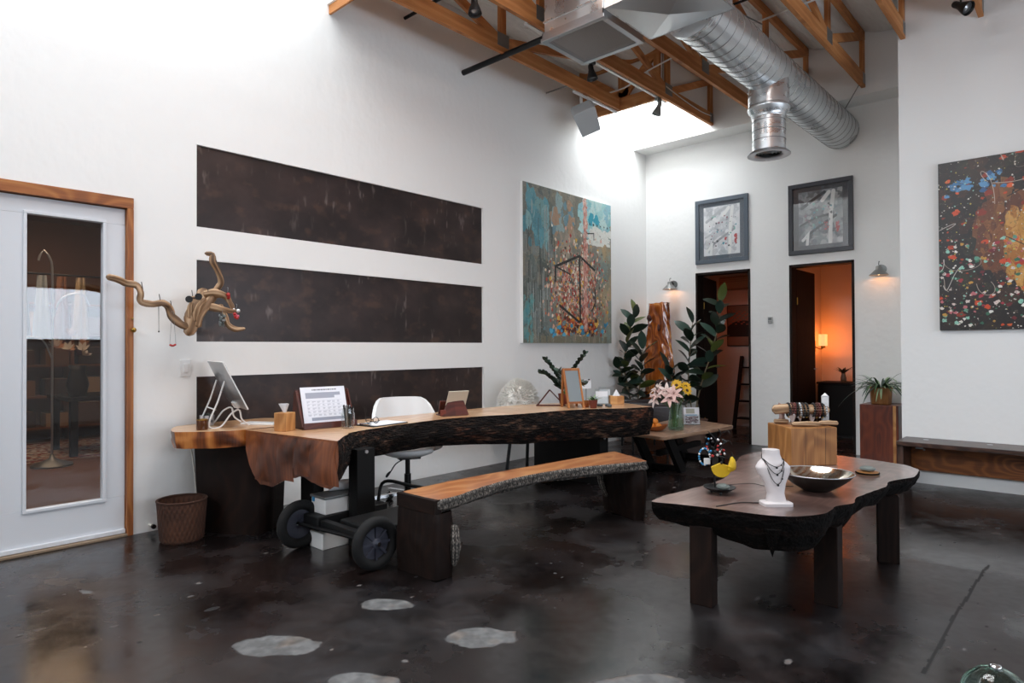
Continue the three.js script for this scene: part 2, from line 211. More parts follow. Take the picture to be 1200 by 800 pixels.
// back wall with two doorways, the protruding upper wall above it
const D1 = [-4.24, -3.456], D2 = [-2.945, -2.184], DB = 2.35;
struct('wall_back', [span(XA, D1[0], 0, 4.2, ZB - T, ZB), span(D1[1], D2[0], 0, 4.2, ZB - T, ZB), span(D2[1], -0.9, 0, 4.2, ZB - T, ZB), span(D1[0], D1[1], DB, 4.2, ZB - T, ZB), span(D2[0], D2[1], DB, 4.2, ZB - T, ZB), span(XA, -0.9, 4.2, 5.6, ZB - T, -8.19)], M.wall, null, 'x');
struct('wall_right', [span(-1.425, XR + 0.2, 0, 5.6, ZC - T, ZC), span(-1.425, -1.425 + T, 0, 5.6, ZB - T, ZC - T)], M.wall, null, 'x');
const WY0 = 1.45, WY1 = 2.45;
struct('wall_side', [span(XR, XR + T, 0, WY0, ZC, ZF + 0.2), span(XR, XR + T, WY1, 5.6, ZC, ZF + 0.2), span(XR, XR + T, WY0, WY1, ZC, -6.8), span(XR, XR + T, WY0, WY1, 0.4, ZF + 0.2)], M.wall, null, 'z');
const FX0 = -4.4, FX1 = -1.2, FY0 = 3.7, FY1 = 4.75;
struct('wall_front', [span(XA, XR, 0, FY0, ZF, ZF + T), span(XA, XR, FY1, 5.6, ZF, ZF + T), span(XA, FX0, FY0, FY1, ZF, ZF + T), span(FX1, XR, FY0, FY1, ZF, ZF + T)], M.wall, null, 'x');
{ // clerestory at truss height in the front wall, behind the camera
  const g = structGroup('window_5'); obj('window_frame', [span(FX0, FX1, FY0, FY0 + 0.04, ZF + 0.03, ZF + 0.09), span(FX0, FX1, FY1 - 0.04, FY1, ZF + 0.03, ZF + 0.09), ...[0, 1, 2].map((i) => FX0 + i * (FX1 - FX0 - 0.04) / 2).map((x) => span(x, x + 0.04, FY0 + 0.04, FY1 - 0.04, ZF + 0.03, ZF + 0.09))], M.blackMetal, g);
  for (let i = 0; i < 2; i++) obj('pane', span(FX0 + 0.04 + i * 1.58, FX0 + 1.58 + i * 1.58, FY0 + 0.04, FY1 - 0.04, ZF + 0.055, ZF + 0.06), M.glass, g);
  const l = new THREE.RectAreaLight(0xeaf4ff, 14, FX1 - FX0 - 0.1, FY1 - FY0 - 0.1); l.position.set((FX0 + FX1) / 2, (FY0 + FY1) / 2, ZF - 0.01); scene.add(l);
}
{ // high window strip in the side wall, seen only as a reflection in the door glass
  const g = structGroup('window_1'); obj('window_frame', [span(XR + 0.03, XR + 0.09, WY0, WY0 + 0.04, -6.8, 0.4), span(XR + 0.03, XR + 0.09, WY1 - 0.04, WY1, -6.8, 0.4), ...[-6.8, -5, -3.2, -1.4, 0.36].map((z) => span(XR + 0.03, XR + 0.09, WY0 + 0.04, WY1 - 0.04, z, z + 0.04))], M.blackMetal, g);
  for (let i = 0; i < 4; i++) obj('pane', span(XR + 0.055, XR + 0.06, WY0 + 0.04, WY1 - 0.04, -6.76 + i * 1.8, -5 + i * 1.8), M.glass, g);
  const l = new THREE.RectAreaLight(0xe4f0ff, 7, 7.1, WY1 - WY0 - 0.1); l.position.set(XR - 0.01, (WY0 + WY1) / 2, -3.2); l.rotation.y = Math.PI / 2; scene.add(l);
}
// roof: deck with the skylight openings, wells, panes, insulation sheets between the trusses
const TX = [-4.43, -3.82, -3.21, -2.595, -1.98, -1.38, -0.765, -0.155, 0.455, 1.065, 1.675, 2.285, 2.895];
{
  const xs = [...new Set([XA, XR, ...WELLS.flatMap((w) => [w[0], w[1]])])].sort((a, b) => a - b), zs = [...new Set([ZB, ZF, ...WELLS.flatMap((w) => [w[2], w[3]])])].sort((a, b) => a - b), gs = [];
  for (let i = 0; i + 1 < xs.length; i++) for (let j = 0; j + 1 < zs.length; j++) { const cx = (xs[i] + xs[i + 1]) / 2, cz = (zs[j] + zs[j + 1]) / 2; if (!WELLS.some((w) => cx > w[0] && cx < w[1] && cz > w[2] && cz < w[3])) gs.push(span(xs[i], xs[i + 1], YR, YR + 0.15, zs[j], zs[j + 1])); }
  const roof = struct('ceiling', gs, M.ply);
  const edges = [XA, ...TX, XR];
  for (let i = 0; i + 1 < edges.length; i++) {
    const x0 = edges[i] + 0.005, x1 = edges[i + 1] - 0.005, end = x0 > -1.4 ? ZC + 0.01 : -8.18, cuts = WELLS.filter((w) => x1 > w[0] + 0.05 && x0 < w[1] - 0.05).map((w) => [w[2], w[3]]).sort((a, b) => a[0] - b[0]);
    let z = end; for (const [c0, c1] of [...cuts, [ZF, ZF]]) { if (c0 - z > 0.2) { const za = z, zb = c0; obj('insulation_sheet', gridGeo(6, Math.max(4, (zb - za) * 9 | 0), (u, v) => { const x = lerp(x0, x1, u), zz = lerp(za, zb, v); return [x, YR - 0.02 - 0.055 * Math.sin(Math.PI * u) - 0.035 * fbm(x * 5, zz * 4, 300 + i, 3) * Math.min(1, 6 * u, 6 * (1 - u)), zz]; }, 2), M.insulation, roof); } z = Math.max(z, c1); }
  }
  WELLS.forEach(([x0, x1, z0, z1], i) => {
    const y0 = i === 2 ? 4.8 : 4.36, y1 = Y_SKYLIGHT, gs2 = [span(x1, x1 + 0.02, y0, y1, z0 - 0.02, z1 + 0.02), span(x0, x1, y0, y1, z1, z1 + 0.02)];
    if (i !== 1) gs2.push(span(x0, x1, y0, y1, z0 - 0.02, z0)); else gs2.push(span(x0, x1, YR, y1, z0 - 0.02, z0)); if (x0 > XA) gs2.push(span(x0 - 0.02, x0, y0, y1, z0 - 0.02, z1 + 0.02));
    const w = structGroup(`window_${i + 2}`); obj('skylight_well', gs2, M.wellWhite, w, 'x'); obj('window_frame', [span(x0, x1, y1, y1 + 0.05, z0, z0 + 0.05), span(x0, x1, y1, y1 + 0.05, z1 - 0.05, z1), span(x0, x0 + 0.05, y1, y1 + 0.05, z0 + 0.05, z1 - 0.05), span(x1 - 0.05, x1, y1, y1 + 0.05, z0 + 0.05, z1 - 0.05)], M.white, w); obj('pane', span(x0 + 0.05, x1 - 0.05, y1 + 0.02, y1 + 0.025, z0 + 0.05, z1 - 0.05), M.glass, w);
  });
}
// ------------------------------------------------------------------ roof trusses (timber, plated joints)
const YT = 4.28, CH = 0.15, CW = 0.04, YTOP = YR - 0.03;
function truss(x, z0, z1, joints, label, ends = true) {          // z0 far end, z1 near end
  const t = thing('roof_truss', label, 'roof truss', [x, YT, 0], 0, 'timber roof trusses'), h = YTOP - YT, top = h - 0.09;
  obj('bottom_chord', span(-CW / 2, CW / 2, 0, CH, z0, z1), M.truss, t, 'z'); obj('top_chord', span(-CW / 2, CW / 2, top, h, z0, z1), M.truss, t, 'z');
  const w = CW * 0.9, post = (z) => obj('web_post', span(-w / 2, w / 2, CH - 0.02, top + 0.02, z - 0.045, z + 0.045), M.truss, t, 'y'), brace = (za, zb) => obj('web_brace', bar([0, CH - 0.03, za], [0, top + 0.02, zb], w, 0.085), M.truss, t, 'z');
  if (ends) { post(z0 + 0.05); obj('gusset_plate', span(CW / 2, CW / 2 + 0.002, 0.03, 0.15, z0 + 0.005, z0 + 0.1), M.steelPlate, t); }
  joints.forEach((z, i) => {
    post(z); const far = i === 0 ? z0 + 0.07 : (z + joints[i - 1]) / 2, near = i === joints.length - 1 ? Math.min(z + 1.28, z1 - 0.05) : (z + joints[i + 1]) / 2; brace(z - 0.05, far); brace(z + 0.05, near);
    for (const s of [-1, 1]) obj('gusset_plate', span(Math.min(s * CW / 2, s * (CW / 2 + 0.002)), Math.max(s * CW / 2, s * (CW / 2 + 0.002)), 0.055, 0.19, z - 0.085, z + 0.085), M.steelPlate, t);
  });
  return t;
}
const JL = [-6.87, -4.31, -1.75, 0.81];
const girderZ = -6.88;
{
  const lab = 'plain timber roof truss with plated joints';
  truss(TX[0], girderZ + 0.03, -3.14, [-4.72], 'timber roof truss running alongside the white panel wall, ending at the short cross truss', false);
  truss(TX[1], -8.19, -3.14, [-6.98, -4.6], 'timber roof truss carrying the white lighting track and a grey spotlight');
  truss(TX[2], -8.19, ZF, [-6.69, -4.2, -1.7, 0.8], 'timber roof truss passing beside the air return box');
  truss(TX[3], -8.19, ZF, JL, 'timber roof truss above the round spiral duct'); truss(TX[4], -8.19, ZF, JL, 'timber roof truss with a wire hanger down to the end of the spiral duct');
  truss(TX[5], ZC, ZF, [-5.5, -3.9, -1.4, 1], 'timber roof truss meeting the corner of the grey-white partition wall');
  for (let i = 6; i < TX.length; i++) truss(TX[i], ZC, ZF, [-5.5, -3.9, -1.4, 1].map((z) => z + 0.2), 'timber roof truss ending on the partition wall above the dark painting');
  // short cross truss closing the corner skylight, with plywood behind
  const g = thing('cross_truss', 'short timber cross truss backed with plywood below the corner skylight', 'roof truss', [0, YT, girderZ]), h = YTOP - YT;
  obj('bottom_chord', span(XA, -3.85, 0, CH, -0.02, 0.02), M.truss, g, 'x'); obj('top_chord', span(XA, -3.85, h - 0.09, h, -0.02, 0.02), M.truss, g, 'x');
  for (const x of [-4.98, -4.4, -4.33, -3.9]) obj('web_post', span(x - 0.04, x + 0.04, CH, h - 0.09, -0.018, 0.018), M.truss, g, 'y');
  obj('web_brace', bar([-4.38, CH, 0], [-3.95, h - 0.09, 0], 0.08, 0.036, V(0, 0, 1)), M.truss, g, 'x'); obj('web_brace', bar([-4.38, CH, 0], [-4.93, h - 0.09, 0], 0.08, 0.036, V(0, 0, 1)), M.truss, g, 'x');
  obj('plywood_panel', span(XA, -3.84, 0.02, h, -0.036, -0.022), M.ply, g, 'x');
  const p = obj('plywood_panel', span(-3.857, -3.843, YT + 0.16, YTOP, -8.0, girderZ - 0.04), M.ply, null, 'z'); tag(p, 'brown plywood sheathing on the corner skylight well, behind truss webs', 'plywood'); p.name = 'plywood_sheathing';
  const hd = obj('roof_header', [span(XA, -3.22, YT, YTOP, -3.14, -3.12)], M.truss, null, 'x'); tag(hd, 'timber header across the truss ends at the long skylight', 'beam');
}
// pipes and conduits crossing the roof space
function pipe(name, label, pts, r, mat, cat = 'pipe', grp) { return tag(obj(name, tube(pts, r, 10, pts.length === 2 ? 1 : undefined), mat), label, cat, grp); }
pipe('sprinkler_pipe', 'thick black pipe from the white wall to the air return box', [[XA, 4.272, -4.76], [-3.3, 4.272, -4.76]], 0.03, M.blackMetal);
pipe('sprinkler_pipe', 'short brown-black pipe stub entering the white wall high up', [[XA, 4.565, -3.97], [-2.75, 4.565, -3.97]], 0.017, M.blackMetal);
pipe('conduit', 'thin grey conduit entering the white wall above the hanging speaker', [[XA, 4.462, -6.17], [-4.45, 4.462, -6.17]], 0.009, M.steelPlate);
pipe('conduit', 'thin white conduit crossing beneath the trusses by the corner skylight', [[-4.62, 4.43, -6.62], [-4.2, 4.45, -6.66], [-3.84, 4.47, -6.5], [-3.3, 4.49, -6.38], [-2.5, 4.5, -6.3], [-1.2, 4.5, -6.2]], 0.009, M.white);
pipe('conduit', 'dark threaded rod crossing between trusses above the spiral duct', [[-3.8, 4.6, -6.0], [-0.4, 4.6, -6.0]], 0.012, M.blackMetal);
pipe('conduit', 'pale flexible cable draped along the truss chord to the upper wall', [[-3.795, 4.42, -6.9], [-3.79, 4.38, -7.3], [-3.79, 4.36, -7.8], [-3.79, 4.38, -8.1]], 0.007, M.offWhite);
tag(obj('lighting_track', [bx(0.034, 0.02, 2.6, -3.875, YT + 0.012, -5.75)], M.white), 'white lighting track fixed along a truss chord', 'light track');
tag(obj('lighting_track', [bx(0.03, 0.018, 0.9, -4.47, YT - 0.012, -6.42)], M.white), 'short white track strip under the truss by the speaker', 'light track');
function spot(p, aim, mat, label) {                                // track head: stem, yoke, bell with bulb
  const t = thing('track_spotlight', label, 'spotlight', p, 0, 'track spotlights'), d = V(...aim).normalize(), q = new THREE.Quaternion().setFromUnitVectors(V(0, 1, 0), d), f = (g) => g.applyQuaternion(q).translate(0, -0.1, 0);
  obj('adapter', bx(0.05, 0.035, 0.1, 0, 0, 0, 0.008), mat, t); obj('stem', cyl(0.008, 0.008, 0.09, 0, -0.055, 0, 8), mat, t);
  obj('lamp_head', f(lathe([[0, -0.075], [0.022, -0.075], [0.027, -0.06], [0.028, -0.02], [0.034, 0], [0.05, 0.045], [0.058, 0.08], [0.054, 0.08], [0.045, 0.045], [0.03, 0.0], [0, -0.005]], 20)), mat, t); obj('reflector_bulb', f(lathe([[0, 0.012], [0.03, 0.02], [0.046, 0.06], [0, 0.066]], 16)), M.silver, t);
  return t;
}
const grey = std(0x8f9694, 0.4, { metalness: 0.4 });
spot([-3.8, 4.245, -3.72], [0.15, -1, 0.1], M.blackPlastic, 'black spotlight under the truss by the air return box top'); spot([-3.87, 4.265, -5.48], [0.1, -1, -0.1], M.blackPlastic, 'black spotlight hanging just below the air return grille'); spot([-3.875, YT - 0.015, -6.86], [-0.35, -1, 0.1], grey, 'grey spotlight on the track end below the corner skylight'); spot([-0.83, 4.245, -6.5], [0.7, -0.6, 0.3], M.blackPlastic, 'black spotlight high in front of the partition wall');
{ // wedge loudspeaker
  const t = thing('wall_speaker', 'pale grey wedge loudspeaker hung from the truss near the corner', 'speaker', [-4.6, 4.15, -6.3], 0), s = new THREE.Shape(); s.moveTo(-0.11, -0.15); s.lineTo(0.11, -0.15); s.lineTo(0.13, 0.12); s.quadraticCurveTo(0.12, 0.15, 0.09, 0.15); s.lineTo(-0.09, 0.15); s.quadraticCurveTo(-0.12, 0.15, -0.13, 0.12); s.closePath();
  const g = new THREE.ExtrudeGeometry(s, { depth: 0.2, bevelEnabled: true, bevelSize: 0.008, bevelThickness: 0.008, bevelSegments: 2 }), sp = std(0xbfc4c6, 0.5); obj('cabinet', place(g, 0, -0.02, -0.06, 0.9, 0.75, 0.5), sp, t); obj('bracket', [bar([0, 0.05, 0], [0.0, 0.27, 0.02], 0.03, 0.008), bx(0.1, 0.008, 0.06, 0.08, 0.27, 0.02), bar([-0.06, 0.12, -0.1], [-0.06, 0.27, -0.1], 0.02, 0.006)], M.white, t);
}
// ------------------------------------------------------------------ ductwork
const AX = -2.32, AY = 3.93, AR = 0.21;
{
  const t = thing('spiral_duct', 'galvanised round spiral duct running into the back wall', 'duct', [AX, AY, 0]);
  obj('duct_pipe', new THREE.CylinderGeometry(AR, AR, 3.918, 56, 1, true).rotateX(Math.PI / 2).translate(0, 0, -6.563), M.galv, t); obj('end_plate', new THREE.CircleGeometry(AR + 0.01, 48).translate(0, 0, -4.603), M.galv, t);
  const pts = []; for (let i = 0; i <= 32 * 29; i++) { const a = i / 32 * Math.PI * 2; pts.push(V(Math.cos(a) * AR, Math.sin(a) * AR, -4.612 - i / 32 * 0.134)); } obj('lock_seam', new THREE.TubeGeometry(new THREE.CatmullRomCurve3(pts), 1200, 0.0042, 5), M.steelPlate, t);
  obj('wall_collar', new THREE.CylinderGeometry(AR + 0.012, AR + 0.012, 0.05, 48, 1, true).rotateX(Math.PI / 2).translate(0, 0, -4.63), M.galv, t);
  const d = thing('supply_duct_drop', 'vertical galvanised duct drop with a flared round diffuser', 'duct', [AX, 0, -6.2]);
  obj('tee_saddle', cyl(0.185, 0.185, 0.34, 0, 3.75, 0, 44, true), M.galv, d); obj('reducer', lathe([[0.185, 3.6], [0.192, 3.58], [0.19, 3.565], [0.165, 3.52], [0.153, 3.5], [0.157, 3.49], [0.15, 3.48]], 44), M.galv, d); obj('duct_pipe', cyl(0.15, 0.15, 0.32, 0, 3.325, 0, 44, true), M.galv, d);
  for (const y of [3.45, 3.36, 3.27]) obj('lock_seam', new THREE.TorusGeometry(0.1505, 0.0035, 6, 44).rotateX(Math.PI / 2).translate(0, y, 0), M.steelPlate, d);
  obj('diffuser', lathe([[0.15, 3.17], [0.17, 3.165], [0.195, 3.14], [0.193, 3.132], [0.13, 3.14], [0.115, 3.15]], 44), M.silver, d); for (const r of [0.035, 0.065, 0.095]) obj('diffuser_ring', lathe([[r, 3.145], [r + 0.018, 3.17], [r + 0.014, 3.172], [r - 0.004, 3.147]], 30), M.steelPlate, d); obj('duct_throat', new THREE.CircleGeometry(0.148, 40).rotateX(Math.PI / 2).translate(0, 3.24, 0), M.black, d);
  // rectangular plenum at the near end of the duct, with a cross-broken bottom
  const p = thing('duct_plenum', 'galvanised sheet metal plenum with cross-creased underside', 'duct', [0, 0, 0]);
  const x0 = -2.66, x1 = -1.98, z0 = -4.6, z1 = -3.95, y0 = 3.8; obj('plenum_body', [span(x0, x1, y0, 4.8, z0 - 0.004, z0), span(x0, x1, y0, 4.8, z1, z1 + 0.004), span(x0, x0 + 0.004, y0, 4.8, z0, z1), span(x1 - 0.004, x1, y0, 4.8, z0, z1)], M.galv, p);
  const c = V((x0 + x1) / 2, y0 - 0.045, (z0 + z1) / 2), cs = [V(x0, y0, z0), V(x1, y0, z0), V(x1, y0, z1), V(x0, y0, z1)], gg = new THREE.BufferGeometry(); gg.setAttribute('position', new THREE.Float32BufferAttribute(cs.flatMap((q, i) => [...q.toArray(), ...cs[(i + 1) % 4].toArray(), ...c.toArray()]), 3)); gg.computeVertexNormals(); obj('creased_bottom', gg, M.galv, p);
  obj('connector', span(-2.978, x0, 4.1, 4.6, -4.58, -4.4), M.galv, p); obj('flange', [span(x0 - 0.012, x1 + 0.012, y0, y0 + 0.02, z0 - 0.014, z0 - 0.004), span(x0 - 0.014, x0, y0, y0 + 0.02, z0, z1), span(x1, x1 + 0.014, y0, y0 + 0.02, z0, z1)], M.galv, p);
  const r = thing('air_return_box', 'galvanised air return box with a square grey louvred grille', 'air vent', [-3.29, 4.0, -4.68]);
  obj('box_body', [span(-0.31, 0.31, 0.075, 0.92, -0.295, 0.295, 0.004)], M.galv, r); obj('drive_cleat', [span(-0.318, 0.318, 0.17, 0.19, -0.303, 0.303), span(-0.322, 0.322, 0.07, 0.08, -0.305, 0.305)], M.galv, r); for (let i = 0; i < 4; i++) obj('screw', ball(0.007, -0.22 + i * 0.14, 0.18, 0.304, 8), M.steelPlate, r);
  obj('grille_frame', [span(-0.335, 0.335, 0, 0.03, 0.27, 0.318, 0.004), span(-0.335, 0.335, 0, 0.03, -0.318, -0.27, 0.004), span(-0.335, -0.285, 0, 0.03, -0.27, 0.27, 0.004), span(0.285, 0.335, 0, 0.03, -0.27, 0.27, 0.004), span(-0.325, 0.325, 0.028, 0.078, 0.3, 0.31), span(-0.325, 0.325, 0.028, 0.078, -0.31, -0.3), span(-0.325, -0.315, 0.028, 0.078, -0.31, 0.31), span(0.315, 0.325, 0.028, 0.078, -0.31, 0.31)], M.silver, r);
  const lou = std(0xd4d1ce, 0.5); for (let i = 0; i < 34; i++) obj('louver', place(bx(0.57, 0.0022, 0.0165), 0, 0.012, -0.262 + i * 0.0159, 0, 0.7), lou, r); obj('grille_backing', span(-0.29, 0.29, 0.04, 0.045, -0.275, 0.275), lou, r);
  pipe('duct_hanger', 'thin wire hanger from a truss to the spiral duct end', [[-1.99, 4.3, -8.08], [AX + 0.17, AY + 0.13, -8.1]], 0.006, M.steelPlate, 'hanger'); pipe('duct_hanger', 'thin wire hanger holding the middle of the spiral duct', [[-2.58, 4.5, -5.7], [-2.15, 4.12, -5.62]], 0.006, M.steelPlate, 'hanger');
}
// ------------------------------------------------------------------ steel wall panels, glazed door and its frame
{
  const st = (seed) => dataTex(512, 128, (u, v) => { const a = fbm(u * 12, v * 3, seed, 5), s = fbm(u * 90, v * 5, seed + 4, 3), r = fbm(u * 26, v * 7, seed + 8, 4); let c = mix3([0.14, 0.105, 0.10], [0.27, 0.21, 0.20], clamp((a - 0.3) * 1.6)); c = mix3(c, [0.34, 0.24, 0.19], clamp((r - 0.56) * 5) * 0.5); const chalk = clamp((s - 0.66) * 6) * clamp((fbm(u * 6, v * 2.2, seed + 12, 3) - 0.5) * 5); return mix3(c, [0.55, 0.52, 0.5], chalk * 0.55); });
  const lab = ['topmost of three long dark steel panels set in the white wall', 'middle of three long dark steel panels set in the white wall', 'lowest of three long dark steel panels, behind the desk'];
  NICHES.forEach(([y0, y1], i) => { const L = NZ1 - NZ0, g = new RoundedBoxGeometry(0.012, y1 - y0, L, 1, 0.002), p = g.attributes.position, uv = g.attributes.uv; for (let k = 0; k < p.count; k++) uv.setXY(k, p.getZ(k) / L + 0.5, p.getY(k) / (y1 - y0) + 0.5); const o = obj('steel_panel', g.translate(XA - 0.028, (y0 + y1) / 2, (NZ0 + NZ1) / 2), phys(0xffffff, 0.36, { map: st(400 + i * 30), metalness: 0.1 })); tag(o, lab[i], 'wall panel', 'dark steel wall panels'); obj('panel_backing', span(XA - 0.058, XA - 0.034, y0 + 0.002, y1 - 0.002, NZ0 + 0.002, NZ1 - 0.002).translate(-o.position.x, 0, 0), M.blackSteel, o); });
  const d = structGroup('door_1'), zl = DZ0 + 0.025, zr = DZ1 - 0.02, gx0 = -1.372, gx1 = -0.946, gy0 = 0.279, gy1 = 2.178, xs0 = XA - 0.075, xs1 = XA - 0.03;
  obj('door_leaf', [span(xs0, xs1, 0.02, gy0 - 0.0, zl, zr, 0.003), span(xs0, xs1, gy1, DTOP - 0.05, zl, zr, 0.003), span(xs0, xs1, gy0, gy1, zl, gx0), span(xs0, xs1, gy0, gy1, gx1, zr)], M.doorWhite, d);
  obj('glazing_bead', [span(xs1, xs1 + 0.012, gy0 - 0.02, gy0, gx0 - 0.02, gx1 + 0.02, 0.003), span(xs1, xs1 + 0.012, gy1, gy1 + 0.02, gx0 - 0.02, gx1 + 0.02, 0.003), span(xs1, xs1 + 0.012, gy0, gy1, gx0 - 0.02, gx0, 0.003), span(xs1, xs1 + 0.012, gy0, gy1, gx1, gx1 + 0.02, 0.003)], M.doorWhite, d);
  obj('pane', span(XA - 0.056, XA - 0.05, gy0, gy1, gx0, gx1), M.glass, d); obj('bottom_sweep', span(xs1, xs1 + 0.02, 0.02, 0.05, zl, zr, 0.004), M.doorWhite, d);
  obj('strike', [ball(0.018, XA + 0.03, 1.44, DZ0 - 0.012, 12), cyl(0.006, 0.006, 0.03, 0, 0, 0, 8).rotateZ(Math.PI / 2).translate(XA + 0.02, 1.44, DZ0 - 0.012)], M.gold, d); obj('strike', [ball(0.008, XA + 0.02, 1.52, DZ0 - 0.008, 10)], M.gold, d);
  const tr = structGroup('trim_1'); obj('door_casing', span(XA - 0.1, XA + 0.012, 0, DTOP - 0.046, DZ0 - 0.018, DZ0 + 0.022, 0.003), M.cedar, tr, 'y'); obj('door_casing', span(XA - 0.1, XA + 0.012, DTOP - 0.045, DTOP + 0.03, DZ0 - 0.018, DZ1 + 0.02, 0.003), M.cedar, tr, 'z'); obj('door_casing', span(XA - 0.1, XA + 0.012, 0, DTOP - 0.046, DZ1 - 0.02, DZ1 + 0.02, 0.003), M.cedar, tr, 'y'); obj('threshold', span(XA - 0.14, XA + 0.02, 0, 0.018, DZ0 + 0.02, DZ1 - 0.02, 0.004), std(0x8a7660, 0.5), tr);
  const sw = thing('light_switch', 'white light switch plate on the wall beside the door', 'light switch', [XA, 1.164, -1.903]); obj('cover_plate', bx(0.008, 0.125, 0.078, 0.004, 0, 0, 0.003), M.white, sw); obj('rocker', bx(0.008, 0.064, 0.032, 0.011, 0, 0, 0.003), M.whiteGloss, sw);
  const ds = thing('door_stop', 'small brass and white door stop low on the wall', 'door stop', [XA, 0.05, -1.66]); obj('rod', cyl(0.01, 0.01, 0.07, 0, 0, 0, 10).rotateZ(Math.PI / 2).translate(0.035, 0, 0), M.offWhite, ds); obj('bumper', cyl(0.016, 0.016, 0.02, 0, 0, 0, 12).rotateZ(Math.PI / 2).translate(0.08, 0, 0), M.black, ds);
  const th = thing('thermostat', 'small grey thermostat on the white pier between the doorways', 'thermostat', [-3.19, 1.654, ZB]); obj('case', bx(0.06, 0.085, 0.02, 0, 0, 0.01, 0.004), std(0xb4b6b5, 0.5), th); obj('display', bx(0.04, 0.025, 0.004, 0, 0.015, 0.021), std(0x73787a, 0.3), th); obj('key_row', [bx(0.012, 0.012, 0.004, -0.014, -0.02, 0.021), bx(0.012, 0.012, 0.004, 0.014, -0.02, 0.021)], std(0x6d7071, 0.5), th);
}
// ------------------------------------------------------------------ shop room beyond the glazed door
{
  const x0 = -11.5, x1 = XA - T, z0 = -4.2, z1 = 1.2, brown = std(0x6b4a34, 0.8), carpet = std(0x7a5236, 0.7, { bumpMap: noiseBump(95, 30, 3), bumpScale: 0.003 });
  struct('floor_shop', span(x0, x1, -0.2, 0, z0, z1), carpet); struct('wall_shop', [span(x0 - 0.1, x0, 0, 3.2, z0, z1), span(x0, x1, 0, 3.2, z0 - 0.1, z0), span(x0, x1, 0, 3.2, z1, z1 + 0.1)], brown); struct('ceiling_shop', span(x0, x1, 3.2, 3.35, z0, z1), std(0x5d4636, 0.8));
  for (let i = 0; i < 3; i++) { const x = -6.6 - i * 1.7, t = thing('tube_light', 'fluorescent tube light on the ceiling of the shop room', 'ceiling light', [x, 3.1, -1.9], 0, 'shop tube lights'); obj('housing', bx(0.16, 0.06, 1.3, 0, 0.06, 0, 0.01), M.white, t); obj('tube', new THREE.CylinderGeometry(0.025, 0.025, 1.2, 12).rotateX(Math.PI / 2), new THREE.MeshStandardMaterial({ color: 0xffffff, emissive: 0xffe2c0, emissiveIntensity: 5 }), t); const l = new THREE.RectAreaLight(0xffd6ae, 18, 0.14, 1.2); l.position.set(x, 3.07, -1.9); l.rotation.x = -Math.PI / 2; scene.add(l); }
  const st = thing('garment_stand', 'slim metal display stand with hooks and round base beyond the door glass', 'display stand', [-8.7, 0, -1.86]); obj('base', lathe([[0, 0], [0.2, 0], [0.2, 0.025], [0.1, 0.06], [0.03, 0.09], [0.012, 0.14], [0, 0.14]], 28), M.steelPlate, st); obj('pole', tube([[0, 0.1, 0], [0, 1.2, 0], [0, 2.1, 0], [0, 2.33, 0.02], [0, 2.42, 0.09], [0, 2.3, 0.13]], 0.012, 8), M.silver, st); obj('hook', tube([[0, 1.65, 0], [0, 1.9, -0.1], [0, 1.95, -0.28], [0, 1.82, -0.36]], 0.009, 8), M.silver, st); obj('hook', tube([[0, 1.2, 0], [0, 1.42, 0.1], [0, 1.44, 0.25], [0, 1.3, 0.3]], 0.009, 8), M.silver, st);
  const fl = thing('flower_arrangement', 'white and peach flowers in a dark vase seen through the door glass', 'flowers', [-9.3, 0.732, -2.25]); obj('vase', lathe([[0, 0], [0.09, 0], [0.12, 0.15], [0.08, 0.32], [0.1, 0.38], [0, 0.36]], 20), M.black, fl); const R = mulberry(21), pk = [std(0xd9d2c8, 0.6), std(0xc89a7c, 0.6), std(0x5a2a30, 0.6)];
  for (let i = 0; i < 11; i++) { const a = R() * 6.28, r = 0.05 + 0.26 * R(), y = 0.5 + 0.28 * R(), gs = []; for (let k = 0; k < 7; k++) gs.push(place(leafGeo(0.085 + 0.03 * R(), 0.045, 0.3, -0.3, 3), 0, 0, 0, k * 0.9, -0.5)); obj('blossom', place(merge(gs), Math.cos(a) * r, y, Math.sin(a) * r, R() * 6, 0.8), pk[i % 3], fl); }
  const tb = thing('shop_table', 'dark wooden table with turned-out legs beyond the door glass', 'table', [-9.6, 0.012, -2.55]); obj('tabletop', bx(1.0, 0.05, 0.9, 0, 0.695, 0, 0.008), M.darkWood, tb, 'x'); for (const a of [-1, 1]) for (const b of [-1, 1]) obj('leg', bx(0.08, 0.67, 0.08, a * 0.42, 0.335, b * 0.37, 0.006), M.darkWood, tb, 'y');
  const sh = thing('shop_shelf', 'open wooden shelf unit along the far shop wall', 'shelf', [-11.2, 0, -2.2]); for (const z of [-1.2, -0.4, 0.4, 1.2]) obj('upright', bx(0.4, 2.0, 0.04, 0, 1.0, z), M.ply, sh, 'y'); for (let k = 0; k < 5; k++) obj('shelf_board', bx(0.4, 0.03, 2.4, 0, 0.2 + k * 0.44, 0), M.ply, sh, 'z');
  const bc = [std(0x8a6440, 0.8), std(0x6b4a30, 0.8), std(0xb59a78, 0.8), std(0x463630, 0.8)]; for (let k = 0; k < 4; k++) for (let i = 0; i < 6; i++) { const b = thing('storage_box', `${['tan', 'brown', 'pale', 'dark'][(i + k) % 4]} carton on the ${['lowest', 'second', 'third', 'top'][k]} board of the open shop shelf`, 'box', [-11.18, 0.216 + k * 0.44, -3.22 + i * 0.4], 0, 'cartons on the shop shelf'), h = 0.18 + 0.16 * R(); obj('carton', bx(0.3, h, 0.26 + 0.06 * R(), 0, h / 2, 0, 0.006), bc[(i + k) % 4], b); obj('lid_flap', bx(0.28, 0.006, 0.24, 0, h + 0.003, 0), bc[(i + k + 1) % 4], b); }
